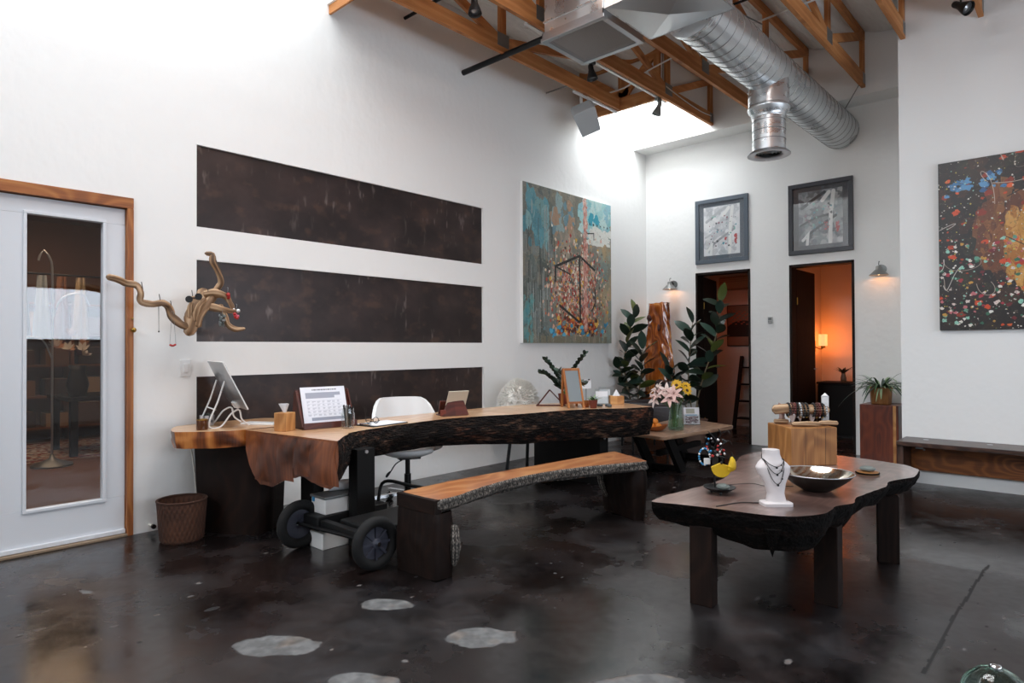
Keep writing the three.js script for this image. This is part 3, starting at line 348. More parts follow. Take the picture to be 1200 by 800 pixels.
  for (let i = 0; i < 7; i++) { const g = tag(obj('hanging_garment', gridGeo(8, 8, (u, v) => [-10.4 + 0.03 * Math.sin(u * 12), 2.3 - v * 0.85, -2.55 + i * 0.22 + (u - 0.5) * (0.1 + 0.1 * v) + 0.01 * Math.sin(u * 9)]), [std(0xb9a88e, 0.9), std(0x8c5e3c, 0.9), std(0xa3adb3, 0.9), std(0x3f3836, 0.9)][i % 4]), `long ${['beige', 'brown', 'grey-blue', 'charcoal'][i % 4]} garment hanging from the rail in the shop room`, 'clothing', 'garments on the shop rail'); }
  tag(obj('garment_rail', [rod([-10.4, 2.32, -2.9], [-10.4, 2.32, -0.9], 0.014), rod([-10.4, 0.012, -2.9], [-10.4, 2.32, -2.9], 0.014), rod([-10.4, 0.012, -0.9], [-10.4, 2.32, -0.9], 0.014)], M.blackMetal), 'black metal garment rail in the shop room', 'clothes rail');
  const rt = canvasTex(256, 256, (c) => { c.fillStyle = '#b09a86'; c.fillRect(0, 0, 256, 256); const q = mulberry(5); for (let i = 0; i < 900; i++) { c.fillStyle = ['#8c3a34', '#c9b9a2', '#a06a58', '#6a5a60'][q() * 4 | 0]; c.fillRect(q() * 256, q() * 256, 4 + q() * 10, 2 + q() * 5); } c.strokeStyle = '#7c2e2c'; c.lineWidth = 10; c.strokeRect(14, 14, 228, 228); }); tag(obj('area_rug', bx(1.9, 0.012, 2.2, -10.0, 0.006, -2.2), std(0xffffff, 0.95, { map: rt })), 'patterned red and cream rug on the shop floor', 'rug');
}
// ------------------------------------------------------------------ two small rooms behind the back wall
{
  const zf = ZB - T, zb = -10.45, tan = std(0xd9d2c8, 0.75, { bumpMap: plasterBump, bumpScale: 0.003 }), xl = -4.95, xm = -3.14, xr = -1.5, tan2 = tan;
  struct('wall_room_1', [span(xl - 0.1, xl, 0, 2.75, zb, zf), span(xl, xm - 0.06, 0, 2.75, zb - 0.1, zb), span(xm - 0.07, xm - 0.035, 0, 2.75, zb - 0.1, zf)], tan, null, 'x');
  struct('wall_room_2', [span(xm - 0.035, xm, 0, 2.75, zb - 0.1, zf), span(xm, xr, 0, 2.75, zb - 0.1, zb), span(xr, xr + 0.1, 0, 2.75, zb, zf)], tan2, null, 'x'); struct('ceiling_rooms', span(xl - 0.1, xr + 0.1, 2.75, 2.85, zb - 0.1, zf), tan2);
  [[D1, 2], [D2, 3]].forEach(([[a, b], n]) => { const d = structGroup(`trim_${n}`); obj('door_jamb', span(a - 0.002, a + 0.028, 0, DB, zf - 0.02, ZB + 0.006, 0.002), M.darkWood, d, 'y'); obj('door_jamb', span(b - 0.028, b + 0.002, 0, DB, zf - 0.02, ZB + 0.006, 0.002), M.darkWood, d, 'y'); obj('door_head', span(a, b, DB - 0.028, DB + 0.004, zf - 0.02, ZB + 0.006, 0.002), M.darkWood, d, 'x'); });
  const door = (n, x, ang, w) => { const d = structGroup(`door_${n}`); d.position.set(x, 0, zf - 0.02); d.rotation.y = ang; obj('door_leaf', span(0, w, 0.012, DB - 0.035, -0.04, 0, 0.002), M.darkWood, d, 'y'); obj('door_handle', [cyl(0.008, 0.008, 0.05, 0, 0, 0, 10).rotateX(Math.PI / 2).translate(w - 0.06, 1.0, 0.02), bar([w - 0.06, 1.0, 0.045], [w - 0.17, 1.0, 0.045], 0.016, 0.016)], M.silver, d); obj('hinge', [cyl(0.008, 0.008, 0.09, 0.002, 0.25, 0.006, 8), cyl(0.008, 0.008, 0.09, 0.002, 1.9, 0.006, 8)], M.gold, d); };
  door(2, D1[0] + 0.03, Math.PI * 0.56, 0.74); door(3, D2[0] + 0.03, Math.PI / 2, 0.72);
  // room 2: twin-shade wall lamp, dark cabinet with a plant
  const s = thing('wall_lamp', 'twin-shade glowing wall lamp in the orange-lit room', 'lamp', [xm, 1.4, -10.08]); obj('back_plate', bx(0.02, 0.16, 0.09, 0.01, -0.09, 0, 0.004), M.gold, s); obj('arm', [tube([[0.02, -0.1, 0], [0.1, -0.13, 0.0], [0.14, -0.1, 0.07]], 0.008), tube([[0.02, -0.1, 0], [0.1, -0.13, 0.0], [0.12, -0.1, -0.09]], 0.008)], M.gold, s);
  const glow = new THREE.MeshStandardMaterial({ color: 0xfff1dc, emissive: 0xffb870, emissiveIntensity: 1.1, roughness: 0.6 }); for (const [x, z] of [[0.14, 0.07], [0.12, -0.09]]) { obj('lamp_shade', cyl(0.045, 0.045, 0.17, x, 0.0, z, 20), glow, s); obj('socket', cyl(0.02, 0.02, 0.03, x, -0.1, z, 12), M.gold, s); const l = new THREE.PointLight(0xff7c30, 0.32); l.position.set(xm + x, 1.4, -10.08 + z); l.shadow.radius = 2.5; l.castShadow = true; scene.add(l); }
  const cb = thing('low_cabinet', 'black low cabinet inside the orange-lit room', 'cabinet', [-2.55, 0, -10.17]); obj('body', span(-0.5, 0.6, 0.04, 0.76, -0.25, 0.2, 0.004), M.blackSteel, cb); obj('top', span(-0.52, 0.62, 0.76, 0.79, -0.26, 0.22, 0.004), M.darkWood, cb, 'x'); for (const x of [-0.24, 0.33]) obj('door', span(x - 0.26, x + 0.26, 0.06, 0.74, 0.2, 0.215, 0.003), M.blackSteel, cb); obj('plinth', span(-0.46, 0.56, 0, 0.04, -0.22, 0.16), M.black, cb);
  const vp = thing('vase_plant', 'small leafy plant in a glass vase on the black cabinet', 'plant', [-2.74, 0.79, -10.1]); obj('vase', lathe([[0, 0], [0.035, 0], [0.04, 0.06], [0.025, 0.12], [0.03, 0.13]], 16), std(0x6d5a48, 0.3), vp); const R = mulberry(33), dk = std(0x2c2a18, 0.6); for (let i = 0; i < 9; i++) obj('leaf', place(leafGeo(0.15 + 0.06 * R(), 0.04, 0.2, 0.3, 4), 0, 0.11, 0, i * 0.72 + R() * 0.4, -0.5 - 0.5 * R()), dk, vp);
  // room 1: air conditioner, picture, leaning ladder shelf, dim pendant
  const ac = thing('air_conditioner', 'tan wall air conditioner high in the dim reddish room', 'air conditioner', [-4.38, 2.25, zb]); obj('housing', bx(0.62, 0.22, 0.2, 0, 0.11, 0.1, 0.03), std(0xa98d6c, 0.5), ac); obj('flap', place(bx(0.58, 0.008, 0.07), 0, 0.02, 0.19, 0, 0.5), std(0x8d7458, 0.5), ac); obj('intake', [0.13, 0.16, 0.19].map((y) => bx(0.55, 0.008, 0.004, 0, y, 0.201)), std(0x7d674e, 0.5), ac);
  const pt = canvasTex(128, 192, (c) => { c.fillStyle = '#7a6250'; c.fillRect(0, 0, 128, 192); c.fillStyle = '#191413'; c.beginPath(); c.moveTo(0, 100); c.quadraticCurveTo(50, 50, 128, 90); c.lineTo(128, 192); c.lineTo(0, 192); c.fill(); c.fillStyle = '#a5523a'; for (let i = 0; i < 40; i++) c.fillRect((i * 37) % 128, (i * 13) % 70 + 20, 9, 5); c.fillStyle = '#8a6c58'; c.fillRect(0, 150, 128, 42); });
  const pc = thing('framed_picture', 'dark landscape picture hanging in the dim reddish room', 'picture', [-4.36, 1.66, zb]); obj('canvas', bx(0.5, 0.66, 0.025, 0, 0, 0.0125), std(0xffffff, 0.7, { map: pt }), pc); obj('edge', [bx(0.52, 0.012, 0.03, 0, 0.336, 0.015), bx(0.52, 0.012, 0.03, 0, -0.336, 0.015), bx(0.012, 0.66, 0.03, -0.256, 0, 0.015), bx(0.012, 0.66, 0.03, 0.256, 0, 0.015)], M.black, pc);
  const ld = thing('ladder_shelf', 'dark leaning ladder shelf in the dim reddish room', 'shelf', [-4.16, 0, -10.2]); for (const x of [-0.2, 0.2]) obj('rail', bar([x, 0, 0.14], [x, 1.15, -0.2], 0.05, 0.05), M.darkWood, ld, 'y'); for (let k = 0; k < 4; k++) obj('rung_shelf', bx(0.36, 0.022, 0.2 - k * 0.02, 0, 0.16 + k * 0.27, 0.02 - k * 0.04), M.darkWood, ld, 'x');
  const pl = thing('pendant_lamp', 'small warm pendant lamp hanging in the dim reddish room', 'lamp', [-4.66, 2.2, -9.1]); obj('cord', cyl(0.004, 0.004, 0.45, 0, 0.325, 0, 6), M.black, pl); obj('lamp_shade', lathe([[0.02, 0.1], [0.06, 0.08], [0.11, 0], [0.105, 0], [0.055, 0.075], [0.02, 0.095]], 20), M.darkWood, pl); obj('bulb', ball(0.03, 0, 0.02, 0, 12), new THREE.MeshStandardMaterial({ color: 0xffffff, emissive: 0xff9a58, emissiveIntensity: 4 }), pl); const l = new THREE.PointLight(0xff6c30, 0.42); l.position.set(-4.66, 2.21, -9.1); l.shadow.radius = 1.5; l.castShadow = true; scene.add(l);
}
// ------------------------------------------------------------------ live-edge desk
const YD = 0.745;
{
  const st = [[-4.35, -2.04, -3.40, -2.16], [-4.34, -2.16, -3.47, -2.23], [-4.33, -2.3, -3.57, -2.33], [-4.31, -2.45, -3.68, -2.46], [-4.3, -2.68, -3.74, -2.66], [-4.29, -3.0, -3.79, -2.96], [-4.28, -3.4, -3.82, -3.4], [-4.27, -3.8, -3.73, -3.76], [-4.26, -4.2, -3.61, -4.1], [-4.22, -4.6, -3.55, -4.45], [-4.1, -5.0, -3.42, -4.8], [-3.95, -5.35, -3.22, -5.08], [-3.7, -5.62, -3.12, -5.36]];
  const endB = [[0, 0.62], [0.06, 0.48], [0.17, 0.40], [0.33, 0.385], [0.47, 0.45], [0.53, 0.465], [0.6, 0.475], [0.655, 0.50], [0.74, 0.475], [0.86, 0.455], [0.97, 0.45], [1.0, 0.5]], fB = [0.46, 0.48, 0.5, 0.53, 0.545, 0.545, 0.53, 0.51, 0.485, 0.475, 0.475, 0.475, 0.485];
  const pw = (t) => { for (let i = 0; i + 1 < endB.length; i++) if (t <= endB[i + 1][0]) return lerp(endB[i][1], endB[i + 1][1], (t - endB[i][0]) / (endB[i + 1][0] - endB[i][0])); return 0.5; };
  const NS = 72, sec = (s) => { const f = s * (st.length - 1), k = Math.min(st.length - 2, Math.floor(f)), c = (i) => { const p0 = st[Math.max(0, k - 1)][i], p1 = st[k][i], p2 = st[k + 1][i], p3 = st[Math.min(st.length - 1, k + 2)][i], t = f - k; return 0.5 * (2 * p1 + (p2 - p0) * t + (2 * p0 - 5 * p1 + 4 * p2 - p3) * t * t + (3 * p1 - p0 - 3 * p2 + p3) * t * t * t); }; return [c(0), c(1), c(2), c(3), lerp(fB[k], fB[k + 1], f - k)]; };
  const NT = 6, NF = 9, NB = 22;
  const ring = (s) => {
    const [xb, zb, xf, zf, yb] = sec(s), e = smooth(0.2, 0.0, s), P = [], w = 0.016;
    const edge = w * 1.2 * n3(zf * 7, 1, xf * 7, 3);
    for (let i = 0; i <= NT; i++) { const t = i / NT; P.push([lerp(xb, xf + edge, t), YD, lerp(zb, zf, t)]); }
    const bf = lerp(yb, pw(0.985), e);
    for (let i = 1; i <= NF; i++) { const t = i / NF, o = 0.035 * Math.sin(Math.PI * t) - 0.03 * t + w * 1.6 * n3(zf * 9, t * 2.6, xf * 9, 5); P.push([xf + edge * (1 - t) + o, lerp(YD, bf, t), zf]); }
    for (let i = 1; i <= NB; i++) { const t = 1 - i / NB, y = lerp(yb + 0.04 * (1 - t), pw(t), e) + 0.012 * n3(t * 9, zf * 6, 2, 7); P.push([lerp(xb, xf - 0.03, t), y, lerp(zb, zf, t)]); }
    return P;
  };
  const R = []; for (let i = 0; i <= NS; i++) R.push(ring(i / NS));
  const strip = (a, b) => { const pos = [], uv = [], idx = [], W = b - a; R.forEach((r, i) => { for (let k = a; k <= b; k++) { pos.push(...r[k % r.length]); uv.push((k - a) * 0.03, i / NS * 3.4); } }); for (let i = 0; i < NS; i++) for (let k = 0; k < W; k++) { const p = i * (W + 1) + k, q = p + W + 1; idx.push(p, p + 1, q, q, p + 1, q + 1); } const g = new THREE.BufferGeometry(); g.setAttribute('position', new THREE.Float32BufferAttribute(pos, 3)); g.setAttribute('uv', new THREE.Float32BufferAttribute(uv, 2)); g.setIndex(idx); g.computeVertexNormals(); return g; };
  const cap = (r, flip) => { const p2 = r.map((q) => new THREE.Vector2(q[0] + q[2] * 0.3, q[1])), tri = THREE.ShapeUtils.triangulateShape(p2, []), g = new THREE.BufferGeometry(); g.setAttribute('position', new THREE.Float32BufferAttribute(r.flat(), 3)); g.setAttribute('uv', new THREE.Float32BufferAttribute(r.flatMap((q) => [q[0], q[1] * 1.2]), 2)); g.setIndex(tri.flatMap(([a, b, c]) => flip ? [a, c, b] : [a, b, c])); g.computeVertexNormals(); return g; };
  const t = thing('live_edge_desk', 'long live-edge wooden reception desk with bark front and hanging burl end', 'desk', [0, 0, 0]);
  obj('desktop', strip(0, NT), M.desk, t, 'z'); tag(obj('bark_edge', strip(NT, NT + NF), M.deskBark, t), 'rough dark bark edge'); tag(obj('underside', strip(NT + NF, NT + NF + NB + 1), M.desk, t, 'z'));
  for (const c of [t.children[1], t.children[2]]) delete c.userData.category;
  t.children[1].userData = { label: 'rough dark bark front edge' }; t.children[2].userData = {};
  // end grain face, lobed like the trunk it was cut from
  const f0 = R[0], face = cap(f0, true); obj('end_face', face, M.deskEnd, t).userData = { label: 'red-brown polished cut end of the trunk' };
  const lobes = [[-4.18, -4.0, 0.42], [-3.98, -3.86, 0.45], [-3.78, -3.68, 0.5], [-3.62, -3.45, 0.47]];
  lobes.forEach(([a, b, yb], i) => obj('end_lobe', gridGeo(8, 14, (u, v) => { const x = lerp(a - 0.04, b + 0.05, u), y = lerp(YD - 0.01, yb, v), z0 = lerp(-2.04, -2.16, (x + 4.35) / 0.95); return [x + 0.02 * Math.sin(v * 5 + i), y, z0 + 0.004 + 0.03 * Math.sin(Math.PI * u) * Math.sin(Math.PI * Math.pow(v, 0.7)) * (0.6 + 0.5 * n3(x * 8, y * 5, i, 13))]; }), M.deskEnd, t, 'y'));
  obj('far_end_face', cap(R[NS], false), M.deskEnd, t);
  const leg = (x, z, w, d, top) => obj('leg', span(x - w / 2, x + w / 2, 0, top, z - d / 2, z + d / 2, 0.004), M.blackSteel, t);
  leg(-3.645, -2.5, 0.1, 0.14, 0.64); leg(-4.03, -2.36, 0.17, 0.08, 0.52); const pn = obj('support_panel', span(-4.32, -3.5, 0, 0.52, -5.2, -5.06, 0.004), M.blackSteel, t); obj('bolt', new THREE.CylinderGeometry(0.012, 0.012, 0.012, 12).rotateZ(Math.PI / 2).translate(-3.592, 0.62, -2.5), M.silver, t); obj('bolt', new THREE.CylinderGeometry(0.014, 0.014, 0.012, 12).rotateZ(Math.PI / 2).translate(-3.496, 0.44, -5.13), M.silver, t);
  // side return: thick slice of trunk on a tapering dark pedestal
  const sd = thing('side_desk_slab', 'thick striped slice of trunk beside the desk, on a dark tapering pedestal', 'desk', [0, 0, 0]);
  const S = slab([[-4.62, -1.68], [-4.78, -1.71], [-4.96, -1.82], [-5.02, -2.1], [-5.0, -2.5], [-4.7, -2.62], [-4.42, -2.55], [-4.385, -2.3], [-4.38, -2.02], [-4.45, -1.85]], YD, 0.112, { bulge: 0.003, under: 0.012, wob: 0.012, seed: 8, freq: 8, tension: 0.25 }); { const q = S.side.attributes.uv; for (let i = 0; i < q.count; i++) q.setXY(i, q.getY(i), q.getX(i) * 2); }
  obj('slab_top', S.top, M.desk, sd, 'z'); obj('underside', S.bottom, M.desk, sd, 'z'); obj('slab_edge', S.side, M.sideSlab, sd).userData = { label: 'orange and dark striped slab edge' };
  const pg = new THREE.CylinderGeometry(0.33, 0.30, 0.64, 4, 1).rotateY(Math.PI / 4).scale(1.12, 1, 0.72); obj('pedestal', place(flat(pg), -4.63, 0.32, -2.14, 0.53), M.darkWood, sd, 'y'); obj('plinth', place(bx(0.46, 0.03, 0.29, 0, 0, 0, 0.004), -4.63, 0.015, -2.14, 0.53), M.blackSteel, sd);
  pipe('power_cable', 'white cable running down the wall beside the dark pedestal', [[-4.99, 0.7, -1.9], [-4.97, 0.5, -1.93], [-4.98, 0.25, -1.96], [-4.97, 0.02, -1.985]], 0.006, M.offWhite, 'cable');
  // woven waste basket
  const bk = thing('woven_basket', 'brown woven waste basket on the floor by the door frame', 'basket', [-4.66, 0, -1.74]); const wv = dataTex(128, 128, (u, v) => { const a = 0.5 + 0.5 * Math.sin(u * 60 * Math.PI) * Math.sin(v * 24 * Math.PI), q = fbm(u * 8, v * 8, 500, 3, 8); return mix3([0.17, 0.09, 0.06], [0.36, 0.22, 0.14], clamp(a * 0.5 + q * 0.6)); }); const wm = std(0xffffff, 0.85, { map: wv, bumpMap: dataTex(128, 128, (u, v) => { const a = 0.5 + 0.5 * Math.sin(u * 60 * Math.PI) * Math.sin(v * 24 * Math.PI); return [a, a, a]; }, false), bumpScale: 0.006 });
  obj('basket_body', lathe([[0, 0.006], [0.128, 0.006], [0.13, 0], [0.138, 0.015], [0.146, 0.1], [0.152, 0.2], [0.158, 0.272], [0.15, 0.272], [0.14, 0.15], [0.128, 0.02], [0, 0.018]], 40), wm, bk); obj('rim', new THREE.TorusGeometry(0.154, 0.008, 8, 40).rotateX(Math.PI / 2).translate(0, 0.275, 0), wm, bk);
}
// ------------------------------------------------------------------ live-edge bench
{
  const y = 0.45, t = thing('live_edge_bench', 'low live-edge wooden bench with orange top and pale bark front', 'bench', [0, 0, 0]);
  const front = [[-2.76, -2.40], [-2.755, -2.55], [-2.81, -2.8], [-2.845, -3.05], [-2.835, -3.3], [-2.80, -3.55], [-2.72, -3.8], [-2.62, -4.03], [-2.52, -4.25]], back = [[-2.95, -4.47], [-3.0, -4.0], [-3.05, -3.4], [-3.09, -2.8], [-3.075, -2.40]];
  const S = slab([...front, ...back], y, 0.075, { n: 140, bulge: 0.02, under: 0.012, wob: 0.013, seed: 14, freq: 9, tension: 0.12 });
  obj('seat', S.top, M.bench, t, 'z'); obj('bark_edge', S.side, M.paleBark, t).userData = { label: 'pale grey bark edge' }; obj('underside', S.bottom, M.bench, t, 'z');
  const L1 = slab([[-3.085, -2.372], [-2.755, -2.372], [-2.745, -2.44], [-2.755, -2.50], [-3.085, -2.50]], 0.372, 0.372, { n: 70, bulge: 0.012, under: 0.0, wob: 0.012, seed: 16, freq: 7, rows: 14, tension: 0.1 }); obj('leg', [L1.side, L1.bottom], M.darkWood, t, 'y'); obj('seat_end', span(-3.095, -2.752, 0.368, 0.4495, -2.42, -2.366, 0.004), M.darkWood, t, 'x'); const L2 = slab([[-2.97, -4.34], [-2.6, -4.19], [-2.545, -4.25], [-2.575, -4.32], [-2.94, -4.44]], 0.372, 0.372, { n: 70, bulge: 0.015, under: 0, wob: 0.016, seed: 18, freq: 7, rows: 14, tension: 0.1 }); obj('leg', [L2.side, L2.bottom], M.darkWood, t, 'y');
  obj('bark_strip', limb([[-2.735, 0.30, -2.5], [-2.72, 0.18, -2.49], [-2.735, 0.06, -2.5]], [0.02, 0.03, 0.02], 8, 16, 0.4, 3), M.paleBark, t); obj('bark_strip', limb([[-2.955, 0.36, -4.30], [-2.965, 0.26, -4.29], [-2.93, 0.16, -4.29], [-2.9, 0.12, -4.29]], [0.02, 0.025, 0.02], 8, 16, 0.3, 5), M.paleBark, t);
}
// ------------------------------------------------------------------ slab coffee table near the camera
const YC = 0.505;
{
  const t = thing('slab_coffee_table', 'heavy dark slab coffee table with ragged bark edge and square legs', 'coffee table', [0, 0, 0]);
  const out = [[-1.72, -2.95], [-1.74, -3.1], [-1.71, -3.3], [-1.69, -3.74], [-1.82, -4.2], [-1.95, -4.62], [-1.9, -4.95], [-1.6, -5.1], [-1.26, -5.07], [-0.98, -4.98], [-0.87, -4.83], [-0.85, -4.56], [-0.92, -4.3], [-0.91, -4.1], [-0.95, -3.8], [-0.94, -3.6], [-0.985, -3.45], [-0.975, -3.28], [-1.06, -3.13], [-1.2, -3.06], [-1.4, -3.03], [-1.58, -2.99]];
  const S = slab(out, YC, (x, z) => 0.1 + 0.075 * smooth(-1.68, -1.2, x) * smooth(-3.9, -3.1, z), { n: 220, bulge: 0.018, under: 0.05, wob: 0.02, seed: 24, freq: 10, rows: 8, tension: 0.35 });
  obj('tabletop', S.top, M.walnut, t, 'z'); obj('bark_edge', [S.side, S.bottom], M.bark, t).userData = { label: 'ragged black bark edge' };
  for (const [x, z, a] of [[-1.5, -3.08, 0.1], [-1.03, -3.5, 0], [-0.96, -4.42, 0.3], [-1.62, -4.72, 0]]) obj('leg', place(bx(0.115, 0.4, 0.085, 0, 0.2, 0, 0.004), x, 0, z, a), M.darkWood, t, 'y');
  obj('broken_bark', new THREE.ConeGeometry(0.05, 0.14, 5).rotateZ(Math.PI).translate(-1.16, 0.37, -3.1), M.bark, t);
  obj('crack', tube([[-1.62, YC + 0.0005, -3.55], [-1.5, YC + 0.0005, -3.72], [-1.42, YC + 0.0005, -3.7], [-1.3, YC + 0.0005, -3.8]], 0.0022, 5), M.cord, t);
}
// ------------------------------------------------------------------ low trestle table at the back
const YF = 0.43;
{
  const t = thing('trestle_coffee_table', 'low plank table on slanted black legs near the doorways', 'coffee table', [0, 0, 0]);
  const S = slab([[-3.73, -5.73], [-3.14, -5.62], [-3.02, -6.95], [-3.84, -7.3]], YF, 0.035, { n: 120, bulge: 0.004, under: 0.005, wob: 0.008, seed: 31, freq: 5, rows: 3, tension: 0.05 }); const grayWood = wood(117, 0x6e5343, 0x94745d, 0xb39479, 0.4, { clearcoat: 0.15 }, { rings: 16 }); obj('tabletop', S.top, grayWood, t, 'z'); obj('edge', [S.side, S.bottom], grayWood, t);
  for (const [z, xa, xb] of [[-5.98, -3.6, -3.24], [-6.85, -3.66, -3.2]]) { obj('leg', bar([xa, 0, z - 0.2], [xa, 0.395, z + 0.1], 0.05, 0.11), M.blackSteel, t); obj('leg', bar([xb, 0, z - 0.2], [xb, 0.395, z + 0.1], 0.05, 0.11), M.blackSteel, t); obj('crossbar', bar([xa, 0.03, z - 0.19], [xb, 0.03, z - 0.19], 0.05, 0.05), M.blackSteel, t); }
  obj('stretcher', bar([-3.42, 0.2, -6.0], [-3.43, 0.2, -6.95], 0.05, 0.06), M.blackSteel, t);
}
// ------------------------------------------------------------------ bench along the partition wall
{
  const t = thing('wall_bench', 'long dark wooden bench with plank back against the partition wall', 'bench', [0, 0, 0]), x0 = -1.39, x1 = 1.5; obj('seat', span(x0, x1, 0.395, 0.435, -7.15, -6.74, 0.004), M.benchDark, t, 'x'); for (const x of [x0, 0.04, x1 - 0.05]) obj('leg', span(x, x + 0.05, 0, 0.395, -7.13, -6.77, 0.003), M.benchDark, t, 'y'); obj('back_plank', span(x0 + 0.05, x1 - 0.05, 0.13, 0.395, -7.13, -7.1, 0.003), wood(118, 0x5a2f14, 0x8a4f22, 0xa8682f, 0.45, {}, { rings: 12, warp: 2 }), t, 'x');
  obj('metal_bracket', [bx(0.06, 0.012, 0.02, -1.27, 0.34, -7.09), ball(0.01, -1.23, 0.33, -7.085, 8)], M.silver, t); for (const x of [-1.2, -0.72]) obj('inlay', cyl(0.022, 0.022, 0.003, x, 0.4355, -7.0, 14), M.silver, t);
}
// ------------------------------------------------------------------ carved wood cube and planter pedestal
{
  const c = thing('wood_block', 'square laminated wood block standing on the slab table', 'wood block', [-1.54, YC, -4.665], Math.PI / 4 + 0.04); obj('block', bx(0.325, 0.255, 0.325, 0, 0.1275, 0, 0.006), M.cube, c, 'y'); obj('split_line', [bx(0.002, 0.25, 0.002, 0.08, 0.1275, 0.1625), bx(0.002, 0.25, 0.002, -0.06, 0.1275, 0.1625), bx(0.002, 0.25, 0.002, 0.1625, 0.1275, -0.03)], M.cord, c);
  const p = thing('planter_pedestal', 'tall red-brown wooden block pedestal holding the spider plant', 'pedestal', [-1.83, 0, -8.25]); obj('pedestal_block', bx(0.385, 0.65, 0.38, 0, 0.325, 0, 0.006), M.redWood, p, 'y'); obj('sapwood_edge', bx(0.03, 0.646, 0.012, 0.155, 0.325, 0.187, 0.003), M.plywoodLight, p, 'y');
  const s = thing('spider_plant', 'spider plant with arching leaves in a wooden pot on the red-brown pedestal', 'plant', [-1.84, 0.65, -8.22]); obj('pot', lathe([[0, 0], [0.1, 0], [0.105, 0.01], [0.115, 0.17], [0.12, 0.19], [0.11, 0.19], [0.1, 0.15], [0, 0.14]], 8), M.cube, s, 'y'); obj('soil', cyl(0.1, 0.1, 0.01, 0, 0.16, 0, 16), M.cord, s);
  const R = mulberry(77); for (let i = 0; i < 74; i++) { const a = R() * 6.28, L = Math.min(0.26 + 0.24 * R(), Math.cos(a) < -0.05 ? 0.27 / -Math.cos(a) : 9, Math.sin(a) > 0.05 ? 0.37 / Math.sin(a) : 9), up = 0.3 + 0.85 * R(), w = 0.016 + 0.014 * R(), dr = 0.8 + 0.8 * R(); obj('leaf', place(gridGeo(2, 7, (u, v) => { const q = w * 0.5 * Math.pow(Math.sin(Math.PI * (0.12 + v * 0.86)), 0.6), sx = (u - 0.5) * 2, f = v * L; return [sx * q, 0.16 + Math.sin(up) * f - dr * f * f * 1.25 + Math.abs(sx) * q * 0.4, 0.03 + Math.cos(up) * f]; }), 0, 0, 0, a), R() < 0.3 ? M.leafPale : R() < 0.5 ? M.leafMid : M.leafTeal, s); }
}
// ------------------------------------------------------------------ paintings and framed prints
function art(seed, draw, w = 768, h = 768) { return canvasTex(w, h, (c, W, H) => draw(c, W, H, mulberry(seed))); }
const blob = (c, x, y, r, R, col, sq = 1) => { c.fillStyle = col; c.beginPath(); const n = 9; for (let i = 0; i <= n; i++) { const a = i % n / n * 6.283, q = r * (0.6 + 0.7 * R()); i ? c.lineTo(x + Math.cos(a) * q, y + Math.sin(a) * q * sq) : c.moveTo(x + Math.cos(a) * q, y + Math.sin(a) * q * sq); } c.fill(); };
const brush = (c, W, H, R, cols) => { for (let i = 0; i < 5200; i++) { c.globalAlpha = 0.12 + 0.3 * R(); c.fillStyle = pick(R, cols); c.save(); c.translate(W * R(), H * R()); c.rotate(R() * 3.1); c.fillRect(0, 0, 3 + 11 * R(), 1 + 2.2 * R()); c.restore(); } c.globalAlpha = 1; };
const pick = (R, a) => a[Math.min(a.length - 1, R() * a.length | 0)];
